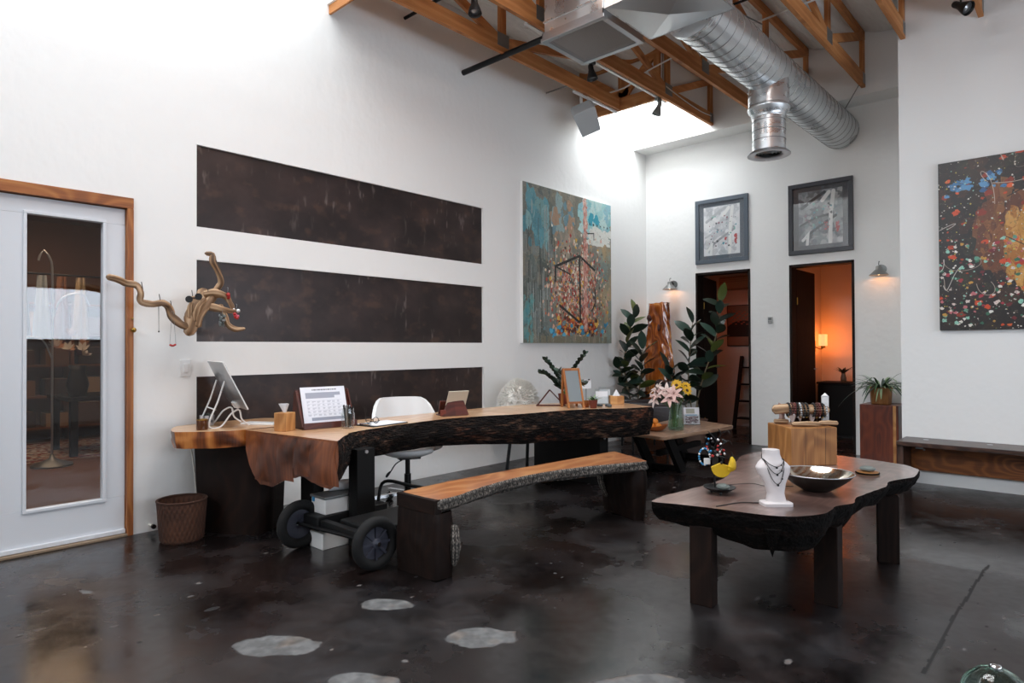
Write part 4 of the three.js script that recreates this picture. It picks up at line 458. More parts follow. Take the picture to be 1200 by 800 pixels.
{
  const tA = art(11, (c, W, H, R) => {
    c.fillStyle = '#7d7a6b'; c.fillRect(0, 0, W, H);
    for (let i = 0; i < 620; i++) { const x = R() * W, y = R() * H, u = x / W; c.globalAlpha = 0.5; blob(c, x, y, 14 + 34 * R(), R, pick(R, u < 0.3 ? ['#5e645f', '#6f7470', '#7f8a88', '#57655f', '#8f8676', '#4f5652'] : u > 0.85 ? ['#7c8c86', '#a08d6c', '#8fa39a', '#c0a074', '#6c7a74'] : ['#8a8271', '#a39484', '#77786c', '#6b7168', '#b09c86']), 1.6); }
    c.globalAlpha = 1;
    for (let i = 0; i < 90; i++) { const x = W * (0.62 + 0.38 * R()), y = H * 0.22 * R(); blob(c, x, y, 16 + 26 * R(), R, pick(R, ['#7fb9bd', '#9fcbca', '#8ab9c4', '#b9d6d2'])); } for (let i = 0; i < 24; i++) blob(c, W * (0.7 + 0.28 * R()), H * (0.2 + 0.1 * R()), 20 + 18 * R(), R, '#dfe0d8', 0.6); for (let i = 0; i < 9; i++) blob(c, W * (0.72 + 0.12 * R()), H * (0.11 + 0.06 * R()), 22, R, '#2f9bb0');
    for (let i = 0; i < 46; i++) blob(c, W * (0.03 + 0.22 * R()), H * (0.05 + 0.35 * R()), 12 + 24 * R(), R, pick(R, ['#5f99a4', '#7fa9ac', '#4f8893', '#6f9a9a']), 1.8); for (let i = 0; i < 26; i++) blob(c, W * (0.3 + 0.25 * R()), H * (0.06 + 0.2 * R()), 26 * R() + 10, R, pick(R, ['#8fa6a6', '#6d8f98', '#a8896f']), 1.4);
    for (let i = 0; i < 70; i++) { const x = W * (0.03 + 0.3 * R()), y = H * (0.1 + 0.7 * R()); c.fillStyle = pick(R, ['#4c5250', '#8a9290', '#3f4544', '#a0a8a4']); c.fillRect(x, y, 2 + 5 * R(), 40 + 140 * R()); }
    for (let i = 0; i < 1700; i++) { const g = () => (R() + R() + R() - 1.5) / 1.5, x = W * (0.58 + 0.46 * g()), y = H * (0.64 + 0.44 * g()); if (y > H * 0.95 || x > W) continue; blob(c, x, y, 2 + 7 * R(), R, pick(R, ['#d9b59a', '#c46a4a', '#e2cfb4', '#d8a63c', '#b84c3c', '#efe6d6', '#c98f86', '#8a5a44', '#e0a890', '#6f7f84', '#a4342c', '#4f4038']), 1.3); }
    for (let i = 0; i < 230; i++) blob(c, W * (0.36 + 0.46 * R()), H * (0.83 + 0.11 * R()), 4 + 11 * R(), R, pick(R, ['#b5482c', '#d88a2c', '#7a2c20', '#e0b050', '#4a2a24'])); for (let i = 0; i < 26; i++) blob(c, W * (0.2 + 0.78 * R()), H * (0.84 + 0.13 * R()), 5 + 15 * R(), R, pick(R, ['#3f9cc4', '#58b0cf', '#2f80a8', '#6f8c90']), 0.8); for (let i = 0; i < 34; i++) { c.globalAlpha = 0.6; blob(c, W * (0.01 + 0.09 * R()), H * (0.72 + 0.27 * R()), 6 + 15 * R(), R, pick(R, ['#5fa7a8', '#6f9c9a', '#4f8f98']), 1.5); } c.globalAlpha = 1;
    c.fillStyle = '#7c7764'; for (let i = 0; i < 40; i++) c.fillRect(W * R(), H * 0.955, 30 * R(), H * 0.045); c.fillStyle = '#c88678'; c.globalAlpha = 0.75; c.fillRect(W * 0.655, H * 0.02, W * 0.035, H * 0.9); c.globalAlpha = 1; for (let i = 0; i < 300; i++) blob(c, W * (0.65 + 0.05 * R()), H * R() * 0.9, 5 * R() + 2, R, pick(R, ['#d59a8a', '#b86a5c', '#e0c0b0']), 2);
    const ln = (p, w) => { c.strokeStyle = '#23201d'; c.lineWidth = w; c.lineJoin = 'round'; c.beginPath(); p.forEach(([u, v], i) => i ? c.lineTo(u * W, v * H) : c.moveTo(u * W, v * H)); c.stroke(); }; ln([[0.33, 0.6], [0.33, 0.5], [0.605, 0.405], [0.79, 0.49]], 13); ln([[0.605, 0.405], [0.61, 0.86]], 15); ln([[0.605, 0.86], [0.37, 0.75]], 13); ln([[0.33, 0.5], [0.5, 0.54]], 7); ln([[0.79, 0.62], [0.79, 0.72], [0.75, 0.78]], 10); ln([[0.7, 0.24], [0.78, 0.23], [0.78, 0.28]], 6);
    for (let i = 0; i < 6; i++) blob(c, W * (0.73 + 0.045 * i), H * 0.17, 6, R, '#2b2a28');
    brush(c, W, H, R, ['#d8d2c4', '#3c3a34', '#7fa6a8', '#a8785c', '#8a8676', '#c8b89c']);
  });
  const a = thing('abstract_painting', 'large turquoise and earthy abstract canvas with black cube lines', 'painting', [XA, 2.316, -6.587]); obj('stretcher', bx(0.045, 1.91, 1.85, 0.0235, 0, 0, 0.003), M.white, a); obj('canvas', new THREE.PlaneGeometry(1.846, 1.906).rotateY(Math.PI / 2).translate(0.0475, 0, 0), std(0xffffff, 0.55, { map: tA, bumpMap: noiseBump(96, 40, 4), bumpScale: 0.004 }), a);
  const tC = art(12, (c, W, H, R) => {
    c.fillStyle = '#1d1613'; c.fillRect(0, 0, W, H); for (let i = 0; i < 240; i++) { c.globalAlpha = 0.5; blob(c, W * R(), H * R(), 14 + 40 * R(), R, pick(R, ['#2c1c16', '#1a1a16', '#4c2616', '#30321f', '#15120f', '#3a2a1c'])); } c.globalAlpha = 0.85;
    for (let i = 0; i < 130; i++) { const x = 0.2 + 0.3 * R(), y = 0.2 + 0.45 * R(); blob(c, W * x, H * y, 12 + 22 * R(), R, pick(R, ['#6a3a20', '#7f4a26', '#5a2f1c', '#8c5a30']), 2); } for (let i = 0; i < 70; i++) blob(c, W * (0.32 + 0.1 * R()), H * (0.33 + 0.42 * R()), 9 + 14 * R(), R, pick(R, ['#c08a3c', '#a86a2c', '#d09c50']), 2.4); c.globalAlpha = 1;
    for (let i = 0; i < 120; i++) blob(c, W * R(), H * R() * 0.98, 4 + 15 * R(), R, pick(R, ['#d0481c', '#b83c18', '#e0602c', '#8c2c18']), 0.8); for (let i = 0; i < 40; i++) blob(c, W * (0.03 + 0.3 * R()), H * (0.09 + 0.12 * R()), 5 + 13 * R(), R, pick(R, ['#3f78a8', '#5a94c0', '#2c5a88']), 0.8); for (let i = 0; i < 40; i++) blob(c, W * (0.5 + 0.5 * R()), H * (0.1 + 0.3 * R()), 5 + 13 * R(), R, pick(R, ['#3f78a8', '#d0481c', '#7a4a28']), 0.8);
    for (let i = 0; i < 520; i++) { const x = R(), y = 0.46 + 0.52 * R(); blob(c, W * x, H * y, 2 + 9 * R(), R, pick(R, ['#e4ddd2', '#8fc8b4', '#a82c3c', '#d8c8c0', '#5f9c84', '#c06a70', '#e8e4dc', '#6a1c24', '#2f6a50', '#c8943c']), 0.9); } for (let i = 0; i < 620; i++) blob(c, W * R(), H * R(), 1 + 3 * R(), R, pick(R, ['#d8d0c4', '#c8b84c', '#8fc0b0', '#e0d8cc']));
    brush(c, W, H, R, ['#6a3018', '#2c1a12', '#3a4a34', '#8c5a34', '#14100e', '#a8a094']);
    for (let i = 0; i < 40; i++) { c.strokeStyle = pick(R, ['#d8d0c8', '#0c0a09', '#b8a898', '#0c0a09', '#a87848']); c.lineWidth = 1 + 2.4 * R(); c.beginPath(); const x = W * R(), y = H * R(); c.moveTo(x, y); c.bezierCurveTo(x + 160 * (R() - 0.5), y + 160 * (R() - 0.5), x + 260 * (R() - 0.5), y + 260 * (R() - 0.5), x + 330 * (R() - 0.5), y + 300 * (R() - 0.5)); c.stroke(); }
  });
  const p = thing('abstract_painting', 'dark abstract canvas splashed with orange, blue and white above the wall bench', 'painting', [-0.3, 2.225, ZC]); obj('stretcher', bx(1.6, 1.55, 0.045, 0, 0, 0.0235, 0.003), M.black, p); obj('canvas', new THREE.PlaneGeometry(1.596, 1.546).translate(0, 0, 0.0475), std(0xffffff, 0.4, { map: tC }), p);
  const collage = (seed, light) => art(seed, (c, W, H, R) => {
    c.fillStyle = light ? '#e0e2e4' : '#6b6d70'; c.fillRect(0, 0, W, H); for (let i = 0; i < 150; i++) { c.globalAlpha = 0.6; blob(c, W * R(), H * R(), 14 + 34 * R(), R, pick(R, light ? ['#d9dadc', '#b9bcc0', '#e4e4e4', '#a8adb2'] : ['#8a8c90', '#b9babd', '#4d4f53', '#d0d0d0', '#6f7f80', '#a4a6a8'])); } c.globalAlpha = 1;
    const band = (p, w, col) => { c.strokeStyle = col; c.lineWidth = w; c.lineCap = 'round'; c.beginPath(); p.forEach(([u, v], i) => i ? c.lineTo(u * W, v * H) : c.moveTo(u * W, v * H)); c.stroke(); };
    band([[0.08, 0.3], [0.35, 0.16], [0.6, 0.05]], 26, light ? '#b4b7ba' : '#33363a'); band([[0.05, 0.62], [0.4, 0.5], [0.75, 0.46]], 20, light ? '#c0c3c6' : '#3a3d40'); band([[0.12, 0.86], [0.45, 0.68], [0.85, 0.5]], 22, light ? '#9a9da1' : '#2c2e31'); band([[0.8, 0.05], [0.74, 0.45], [0.72, 0.98]], 34, '#e3e4e2'); band([[0.1, 0.9], [0.22, 0.8], [0.2, 0.98]], 26, '#e3e4e2'); band([[0.55, 0.2], [0.7, 0.06]], 34, '#e6e6e4');
    for (let i = 0; i < 46; i++) blob(c, W * (0.15 + 0.75 * R()), H * (0.2 + 0.65 * R()), 4 + 9 * R(), R, pick(R, ['#7fb4a8', '#4f8f9c', '#8a5a68', '#9a9c9e', '#50545a'])); for (let i = 0; i < 14; i++) blob(c, W * (0.86 + 0.06 * R()), H * (0.62 + 0.16 * R()), 9, R, '#b03a3c', 1.4); for (let i = 0; i < 6; i++) blob(c, W * (0.58 + 0.1 * R()), H * (0.6 + 0.14 * R()), 8, R, '#c04a4c');
  }, 384, 480);
  const frame = (x, mat, tx, label) => { const f = thing('framed_print', label, 'framed print', [x, 2.92, ZB], 0, 'framed prints above the doorways'), w = 0.76, h = 0.9, b = 0.055, fd = 0.035; obj('frame', [bx(w, b, fd, 0, h / 2 - b / 2, fd / 2, 0.004), bx(w, b, fd, 0, -h / 2 + b / 2, fd / 2, 0.004), bx(b, h - 2 * b, fd, -w / 2 + b / 2, 0, fd / 2, 0.004), bx(b, h - 2 * b, fd, w / 2 - b / 2, 0, fd / 2, 0.004)], mat, f); obj('mat_board', bx(w - 0.09, h - 0.09, 0.004, 0, 0, 0.006), mat, f); obj('print', new THREE.PlaneGeometry(0.52, 0.68).translate(0, 0, 0.0095), std(0xffffff, 0.7, { map: tx }), f); obj('pane', bx(w - 2 * b, h - 2 * b, 0.002, 0, 0, 0.02), M.glass, f); };
  frame(-3.848, std(0x56606a, 0.4), collage(61, true), 'pale collage print in a slate frame above the reddish doorway'); frame(-2.562, std(0x33343a, 0.35), collage(62, false), 'grey collage print in a charcoal frame above the orange-lit doorway');
}
// ------------------------------------------------------------------ wall sconces with warm bulbs
for (const [x, y, label] of [[-4.58, 2.2, 'small grey barn wall sconce above the polished wood sculpture'], [-1.89, 2.19, 'small grey barn wall sconce beside the orange-lit doorway']]) {
  const t = thing('wall_sconce', label, 'wall lamp', [x, y, ZB], 0, 'barn wall sconces'), g = std(0x8c8c8a, 0.4, { metalness: 0.4 }); obj('wall_plate', cyl(0.055, 0.055, 0.02, 0, 0, 0, 24).rotateX(Math.PI / 2).translate(0, 0.02, 0.01), M.steelPlate, t); obj('arm', tube([[0, 0.02, 0.02], [0, 0.05, 0.06], [0, 0.05, 0.1], [0, 0.03, 0.13]], 0.009), M.blackMetal, t); obj('finial', tube([[0, 0.06, 0.13], [0, 0.1, 0.12], [0, 0.1, 0.09]], 0.004), M.blackMetal, t);
  obj('lamp_shade', lathe([[0.02, 0.05], [0.03, 0.045], [0.034, 0.01], [0.05, -0.005], [0.105, -0.06], [0.1, -0.062], [0.046, -0.012], [0.028, 0.005], [0.018, 0.03]], 28).translate(0, 0, 0.13), g, t); obj('bulb', ball(0.022, 0, -0.035, 0.13, 14), new THREE.MeshStandardMaterial({ color: 0xffffff, emissive: 0xffc48a, emissiveIntensity: 3 }), t);
  const l = new THREE.PointLight(0xffb27a, 0.07); l.position.set(x, y - 0.035, ZB + 0.13); l.castShadow = true; scene.add(l);
}
// ------------------------------------------------------------------ polished burl sculpture in the corner
{
  const t = thing('burl_sculpture', 'tall polished orange burl wood sculpture standing in the corner', 'sculpture', [-4.6, 0, -8.12]);
  const g = gridGeo(40, 70, (u, v) => { const a = u * Math.PI * 2, y = v * 1.93, ca = Math.cos(a), sa = Math.sin(a), w = 0.235 * (0.85 + 0.15 * Math.sin(y * 2.2 + 0.5)) * (1 - 0.12 * smooth(0.5, 1.3, Math.abs(y - 0.7))), d = 0.085; const q = 1 + 0.16 * n3(ca * 2.2, y * 3.2, sa * 2.2, 31) + 0.1 * n3(ca * 6, y * 7, sa * 6, 33); const rx = Math.sign(ca) * Math.pow(Math.abs(ca), 0.55), rz = Math.sign(sa) * Math.pow(Math.abs(sa), 0.8); const dent = -0.04 * Math.exp(-((rx + 0.45) ** 2 * 12 + (y - 1.72) ** 2 * 90)) - 0.04 * Math.exp(-((rx - 0.2) ** 2 * 20 + (y - 1.6) ** 2 * 120)) - 0.035 * Math.exp(-((rx + 0.3) ** 2 * 20 + (y - 1.35) ** 2 * 60)); return [rx * w * q, y + (v > 0.98 ? 0.03 * n3(rx * 3, 1, 1, 35) : 0), rz * d * (q + 0.35 * n3(rx * 5, y * 4, 2, 37)) + (sa > 0 ? dent : 0)]; }, 1.2);
  obj('burl_body', g, M.burl, t, 'y'); obj('top_cut', new THREE.CircleGeometry(1, 24).rotateX(-Math.PI / 2).scale(0.19, 1, 0.06).translate(0, 1.925, 0), M.burl, t); obj('burl_hollow', new THREE.SphereGeometry(1, 14, 10).scale(0.035, 0.045, 0.02).translate(-0.11, 1.72, 0.085), M.mahogany, t); obj('burl_hollow', new THREE.SphereGeometry(1, 14, 10).scale(0.02, 0.05, 0.015).translate(0.04, 1.58, 0.085), M.mahogany, t);
}
// ------------------------------------------------------------------ rubber plants
function rubber(p, seed, stems, label) {
  const t = thing('rubber_plant', label, 'plant', p, 0, 'rubber plants in the corner'), R = mulberry(seed); obj('pot', lathe([[0, 0], [0.14, 0], [0.145, 0.01], [0.18, 0.3], [0.19, 0.32], [0.17, 0.32], [0.16, 0.27], [0, 0.26]], 28), std(0x6b5348, 0.6), t); obj('soil', cyl(0.16, 0.16, 0.01, 0, 0.27, 0, 18), M.cord, t);
  for (const [pts, n, from] of stems) {
    const c = new THREE.CatmullRomCurve3(pts.map((q) => V(...q))); obj('stem', limb(pts, [0.012, 0.009, 0.005], 6, 18), M.stem, t);
    for (let i = 0; i < n; i++) { const s = from + (1 - from) * (i + 0.6) / n, q = c.getPointAt(Math.min(1, s)), a = i * 2.4 + R() * 0.6, L = Math.min((0.25 + 0.08 * R()) * (1 - 0.12 * s), Math.sin(a) < -0.05 ? (p[0] + q.x + 5.0) / -Math.sin(a) : 9, Math.cos(a) < -0.05 ? (p[2] + q.z + 8.5) / -Math.cos(a) : 9); if (L < 0.09) continue; const tilt = i === n - 1 ? -1.1 : -0.15 - 0.6 * R() + (s < 0.5 ? 0.35 : 0); obj('leaf', place(leafGeo(L, L * 0.46, 0.2, 0.12 + 0.15 * R(), 5, 0.7), q.x, q.y, q.z, a, tilt - 0.25, (R() - 0.5) * 2.2), pick(R, [M.leafDark, M.leafTeal, M.leafDark, M.leafTeal, M.leafDark, M.leafOlive]), t); }
  }
}
rubber([-4.8, 0, -7.78], 5, [[[[0, 0.27, 0], [-0.06, 0.7, 0.05], [-0.1, 1.1, 0.1], [-0.04, 1.5, 0.05], [0.02, 1.78, 0.0]], 26, 0.25], [[[0, 0.27, 0], [0.1, 0.65, 0.05], [0.16, 0.95, 0.08], [0.2, 1.3, 0.1]], 22, 0.25], [[[0, 0.27, 0], [-0.1, 0.6, -0.05], [-0.1, 0.88, 0.12], [-0.12, 1.1, 0.25]], 16, 0.3]], 'bushy dark rubber plant between the turquoise painting and the polished sculpture');
rubber([-4.12, 0, -8.2], 6, [[[[0, 0.27, 0], [0.12, 0.75, 0.05], [0.3, 1.2, 0.1], [0.42, 1.6, 0.12], [0.44, 1.92, 0.1]], 25, 0.25], [[[0, 0.27, 0], [-0.05, 0.8, 0.05], [-0.04, 1.25, 0.02], [0.02, 1.66, 0.05]], 19, 0.3], [[[0, 0.27, 0], [-0.12, 0.6, 0.1], [-0.28, 1.0, 0.2]], 16, 0.3]], 'tall open rubber plant reaching in front of the reddish doorway');
// ------------------------------------------------------------------ chairs
{ // white shell office chair
  const t = thing('office_chair', 'white shell office chair on a chrome swivel base behind the desk', 'chair', [-4.27, 0, -3.38], -0.42);
  const shell = (o) => gridGeo(28, 14, (u, v) => { const a = lerp(-2.35, 2.35, u), back = Math.cos(a), h = lerp(0.02, 0.40, smooth(-0.35, 0.85, back)) * (0.12 + 0.88 * smooth(2.35, 1.6, Math.abs(a))) + 0.02, r = lerp(0.2, 0.245 + 0.02 * v, Math.sqrt(v)) + o; return [-r * Math.cos(a) * 0.98 - 0.03 * v * back, 0.46 + h * v, r * Math.sin(a)]; });
  obj('shell_back', [shell(0), shell(0.028), gridGeo(28, 1, (u, v) => { const g = (o) => { const a = lerp(-2.35, 2.35, u), back = Math.cos(a), h = lerp(0.02, 0.40, smooth(-0.35, 0.85, back)) * (0.12 + 0.88 * smooth(2.35, 1.6, Math.abs(a))) + 0.02, r = 0.265 + o; return [-r * Math.cos(a) * 0.98 - 0.03 * back, 0.46 + h, r * Math.sin(a)]; }; return g(v * 0.028); })], M.whiteGloss, t);
  obj('seat', lathe([[0, 0.405], [0.14, 0.41], [0.21, 0.435], [0.235, 0.465], [0.22, 0.485], [0.1, 0.478], [0, 0.475]], 36), M.whiteGloss, t); obj('post', [cyl(0.02, 0.02, 0.2, 0, 0.32, 0, 16), cyl(0.028, 0.028, 0.19, 0, 0.165, 0, 16)], M.blackMetal, t); obj('seat_plate', bx(0.18, 0.02, 0.18, 0, 0.4, 0, 0.005), M.blackPlastic, t); obj('height_lever', [tube([[0.02, 0.39, 0.03], [0.08, 0.36, 0.12], [0.1, 0.3, 0.17]], 0.005), limb([[0.1, 0.31, 0.165], [0.105, 0.285, 0.19], [0.11, 0.265, 0.205]], [0.007, 0.012, 0.009], 8, 10)], M.blackPlastic, t);
  for (let i = 0; i < 5; i++) { const a = i * 1.2566 + 0.3, x = Math.cos(a), z = Math.sin(a); obj('base_leg', bar([x * 0.03, 0.105, z * 0.03], [x * 0.29, 0.085, z * 0.29], 0.035, 0.025), M.chrome, t); obj('caster', [new THREE.CylinderGeometry(0.028, 0.028, 0.04, 14).rotateZ(Math.PI / 2).rotateY(-a).translate(x * 0.285, 0.028, z * 0.285), cyl(0.007, 0.007, 0.05, x * 0.285, 0.06, z * 0.285, 8)], M.blackPlastic, t); }
  // chair with a white sheepskin
  const s = thing('sheepskin_chair', 'black chair draped with a white sheepskin behind the desk', 'chair', [-4.56, 0, -5.35], 0.2); obj('seat', bx(0.46, 0.05, 0.46, 0, 0.45, 0, 0.02), M.leather, s); obj('backrest', gridGeo(10, 8, (u, v) => [-0.2 - 0.05 * Math.sin(Math.PI * u) - 0.05 * v, 0.47 + 0.4 * v, (u - 0.5) * 0.42]), M.leather, s); for (const a of [-1, 1]) for (const b of [-1, 1]) obj('leg', bar([a * 0.18, 0.43, b * 0.18], [a * 0.22, 0, b * 0.22], 0.03, 0.03), M.blackMetal, s);
  const fur = thing('sheepskin', 'shaggy white sheepskin thrown over the black chair', 'throw', [-4.56, 0, -5.35], 0.2), R = mulberry(51); const dome = (u, v, o = 0) => { const a = u * Math.PI * 2, e = v * 1.9, rr = Math.sin(Math.min(e, 1.57)) + Math.max(0, e - 1.57) * 0.12, k = 1 + o + 0.07 * n3(Math.cos(a) * 2.5, e * 2.5, Math.sin(a) * 2.5, 53); return [-0.2 + 0.17 * rr * Math.cos(a) * k, 0.6 + 0.32 * Math.cos(e) * k, 0.3 * rr * Math.sin(a) * k]; }; obj('hide', gridGeo(36, 20, (u, v) => dome(u, v)), M.fur, fur);
  const hair = []; for (let i = 0; i < 1500; i++) { const u = R(), v = R() * 0.97 + 0.02, [x, y, z] = dome(u, v), a = u * Math.PI * 2; hair.push(place(new THREE.ConeGeometry(0.007, 0.06, 3).translate(0, 0.03, 0), x, y, z, Math.PI / 2 - a + 0.5 * (R() - 0.5), 0.5 + v * 1.9 + 0.5 * (R() - 0.5))); } const hm = obj('wool', hair, M.fur, fur); hm.userData.kind = 'stuff';
  // dark leather armchair
  const a = thing('leather_armchair', 'dark brown leather armchair behind the low plank table', 'armchair', [-4.36, 0, -7.3], -0.75); obj('seat', bx(0.56, 0.14, 0.56, 0, 0.38, 0.02, 0.05), M.leather, a); obj('backrest', place(new RoundedBoxGeometry(0.6, 0.52, 0.14, 4, 0.065), 0, 0.62, -0.26, 0, -0.16), M.leather, a); for (const x of [-1, 1]) { obj('armrest', new RoundedBoxGeometry(0.12, 0.26, 0.58, 4, 0.055).translate(x * 0.33, 0.48, 0), M.leather, a); for (const z of [-1, 1]) obj('leg', cyl(0.014, 0.02, 0.32, x * 0.27, 0.16, z * 0.22, 10), M.blackMetal, a); } obj('button', [-0.15, 0, 0.15].map((x) => ball(0.012, x, 0.66, -0.2, 8)), M.leather, a);
}
// ------------------------------------------------------------------ things on the desk
{
  const mo = thing('desktop_computer', 'thin silver desktop computer tilted back on a white wire stand', 'computer', [-4.72, YD, -2.08], 2.94); const pan = (g) => g.applyMatrix4(new THREE.Matrix4().makeRotationX(-0.46)).translate(0, 0.30, 0);
  obj('display_back', pan(gridGeo(12, 10, (u, v) => { const x = (u - 0.5) * 0.5, y = (v - 0.5) * 0.38; return [x, y, -0.008 - 0.022 * Math.cos((u - 0.5) * 3) * Math.cos((v - 0.5) * 3)]; })), M.silver, mo); obj('screen', pan(bx(0.5, 0.38, 0.01, 0, 0, -0.003, 0.003)), M.white, mo); obj('screen_glass', pan(bx(0.48, 0.3, 0.002, 0, 0.03, 0.003)), phys(0x0c0d10, 0.1), mo); obj('hinge_block', pan(bx(0.12, 0.05, 0.02, 0, -0.16, -0.02, 0.004)), M.white, mo);
  for (const s of [-1, 1]) obj('stand_wire', tube([[s * 0.13, 0.33, -0.05], [s * 0.13, 0.2, -0.09], [s * 0.13, 0.012, -0.15], [s * 0.13, 0.006, -0.08], [s * 0.13, 0.1, 0.0], [s * 0.12, 0.12, 0.05], [s * 0.12, 0.05, 0.07], [s * 0.12, 0.006, 0.12]], 0.006, 8, 60), M.white, mo); obj('stand_crossbar', rod([-0.13, 0.13, -0.11], [0.13, 0.13, -0.11], 0.005), M.white, mo);
  const kb = thing('keyboard', 'slim white keyboard beside the desktop computer', 'keyboard', [-4.6, YD, -2.27], 0.5); obj('keyboard_body', bx(0.27, 0.012, 0.11, 0, 0.006, 0, 0.004), M.white, kb); const kg = []; for (let r = 0; r < 5; r++) for (let c = 0; c < 13; c++) kg.push(bx(0.016, 0.004, 0.016, -0.119 + c * 0.0198, 0.0135, -0.04 + r * 0.02)); obj('keys', kg, M.whiteGloss, kb);
  const pp = thing('succulent_pot', 'small grey patterned pot with a dark succulent', 'plant', [-4.84, YD, -1.98]); const pat = canvasTex(128, 64, (c) => { c.fillStyle = '#b9b9bb'; c.fillRect(0, 0, 128, 64); c.strokeStyle = '#5d5f66'; c.lineWidth = 3; for (let i = 0; i < 8; i++) { c.beginPath(); c.arc(8 + i * 16, 32, 7, 0, 6.3); c.stroke(); c.beginPath(); c.moveTo(i * 16, 8); c.lineTo(i * 16 + 8, 16); c.lineTo(i * 16 + 16, 8); c.stroke(); } }); obj('pot', lathe([[0, 0], [0.044, 0], [0.048, 0.005], [0.05, 0.075], [0.046, 0.075], [0.044, 0.06], [0, 0.058]], 24), std(0xffffff, 0.5, { map: pat }), pp); const R = mulberry(3); for (let i = 0; i < 14; i++) obj('leaf', place(leafGeo(0.035, 0.02, 0.5, -0.1, 3), 0.02 * Math.cos(i * 2.4), 0.06, 0.02 * Math.sin(i * 2.4), i * 2.4, -0.9 * R() - 0.3), M.leafDark, pp);
  const cn = thing('amber_candle', 'small amber glass candle jar at the slab edge', 'candle', [-4.6, YD, -1.85]); obj('jar', lathe([[0, 0], [0.034, 0], [0.038, 0.006], [0.038, 0.07], [0.035, 0.07], [0.034, 0.008], [0, 0.006]], 24), phys(0x7a4a2a, 0.12, { transmission: 0.6, thickness: 0 }), cn); obj('wax', cyl(0.033, 0.033, 0.035, 0, 0.024, 0, 20), std(0x5a3018, 0.5), cn); obj('lid_rim', new THREE.TorusGeometry(0.037, 0.003, 6, 24).rotateX(Math.PI / 2).translate(0, 0.07, 0), M.gold, cn);
  const wb = thing('tissue_holder', 'square wooden holder with white tissue beside the calendar easel', 'tissue box', [-4.11, YD, -2.2], 0.4); obj('holder', [bx(0.1, 0.125, 0.1, 0, 0.0625, 0, 0.004)], M.plywoodLight, wb, 'y'); obj('tissue', gridGeo(8, 8, (u, v) => { const a = u * 6.28, r = 0.012 + 0.04 * v * (0.6 + 0.5 * Math.sin(a * 3)); return [Math.cos(a) * r, 0.124 + 0.06 * v, Math.sin(a) * r * 0.6]; }), M.paper, wb);
  const page = canvasTex(512, 400, (c, W, H) => { c.fillStyle = '#e6e8f0'; c.fillRect(0, 0, W, H); c.fillStyle = '#6a6d78'; let q = mulberry(9); for (let x = 130; x < 390;) { const w = 8 + q() * 22; c.fillRect(x, 26, w, 12); x += w + 6; } c.fillStyle = '#a4a8b6'; c.fillRect(50, 62, 400, 36); c.fillRect(50, 98, 330, 28); c.strokeStyle = '#c3c7d2'; c.lineWidth = 3; for (let r = 0; r < 5; r++) { c.beginPath(); c.moveTo(50, 150 + r * 36); c.lineTo(460, 150 + r * 36); c.stroke(); for (let k = 0; k < 7; k++) { c.fillStyle = '#b4b8c4'; c.fillRect(56 + k * 58, 158 + r * 36, 20 + q() * 26, 7); c.fillRect(56 + k * 58, 170 + r * 36, 10 + q() * 26, 5); } } c.fillStyle = '#9a9eac'; c.fillRect(90, 336, 380, 34); });
  const es = thing('calendar_easel', 'dark red wooden easel holding a printed white page on the desk', 'easel', [-4.06, YD, -2.5], 1.45); const lean = (g) => g.applyMatrix4(new THREE.Matrix4().makeRotationX(-0.32)); obj('back_board', lean(bx(0.4, 0.27, 0.012, 0, 0.15, -0.012, 0.003)), M.mahogany, es, 'x'); obj('ledge', [bx(0.4, 0.02, 0.07, 0, 0.01, 0.025, 0.003), bx(0.4, 0.03, 0.01, 0, 0.03, 0.055, 0.003)], M.mahogany, es, 'x'); obj('side_support', [bar([-0.19, 0.01, -0.14], [-0.19, 0.25, -0.1], 0.012, 0.05), bar([0.19, 0.01, -0.14], [0.19, 0.25, -0.1], 0.012, 0.05), bx(0.4, 0.012, 0.2, 0, 0.006, -0.06)], M.mahogany, es, 'y'); obj('page', lean(bx(0.335, 0.265, 0.002, 0.0, 0.165, 0.002)), std(0xffffff, 0.7, { map: page }), es);
  const side = new THREE.Shape(); side.moveTo(0.04, 0); side.lineTo(-0.16, 0); side.lineTo(-0.1, 0.26); side.lineTo(-0.085, 0.26); side.closePath(); for (const x of [-0.2, 0.188]) obj('side_panel', new THREE.ExtrudeGeometry(side, { depth: 0.012, bevelEnabled: false }).rotateY(-Math.PI / 2).translate(x + 0.012, 0, 0), M.mahogany, es, 'y');
  const jr = thing('pen_jar', 'glass jar full of dark pens beside the clipboard', 'pen jar', [-3.9, YD, -2.56]); obj('jar', lathe([[0, 0], [0.043, 0], [0.047, 0.008], [0.047, 0.1], [0.04, 0.118], [0.041, 0.138], [0.038, 0.138], [0.037, 0.117], [0.044, 0.1], [0.044, 0.01], [0, 0.006]], 28), M.acrylic, jr); const pr = mulberry(4); for (let i = 0; i < 14; i++) { const a = i * 2.4, r = 0.026 * pr(); obj('pen', [rod([Math.cos(a) * r * 0.6, 0.01, Math.sin(a) * r * 0.6], [Math.cos(a) * (r + 0.012), 0.14 + 0.025 * pr(), Math.sin(a) * (r + 0.012)], 0.0045, 6)], i % 4 === 3 ? M.silver : M.black, jr); }
  const cl = thing('clipboard', 'black clipboard with white paper lying on the desk', 'clipboard', [-3.93, YD, -2.86], 0.12); obj('board', bx(0.23, 0.006, 0.34, 0, 0.003, 0, 0.002), M.blackPlastic, cl); obj('paper', bx(0.21, 0.003, 0.3, 0, 0.0075, -0.01), M.paper, cl); obj('clip', [bx(0.1, 0.012, 0.03, 0, 0.013, 0.145, 0.004)], M.chrome, cl);
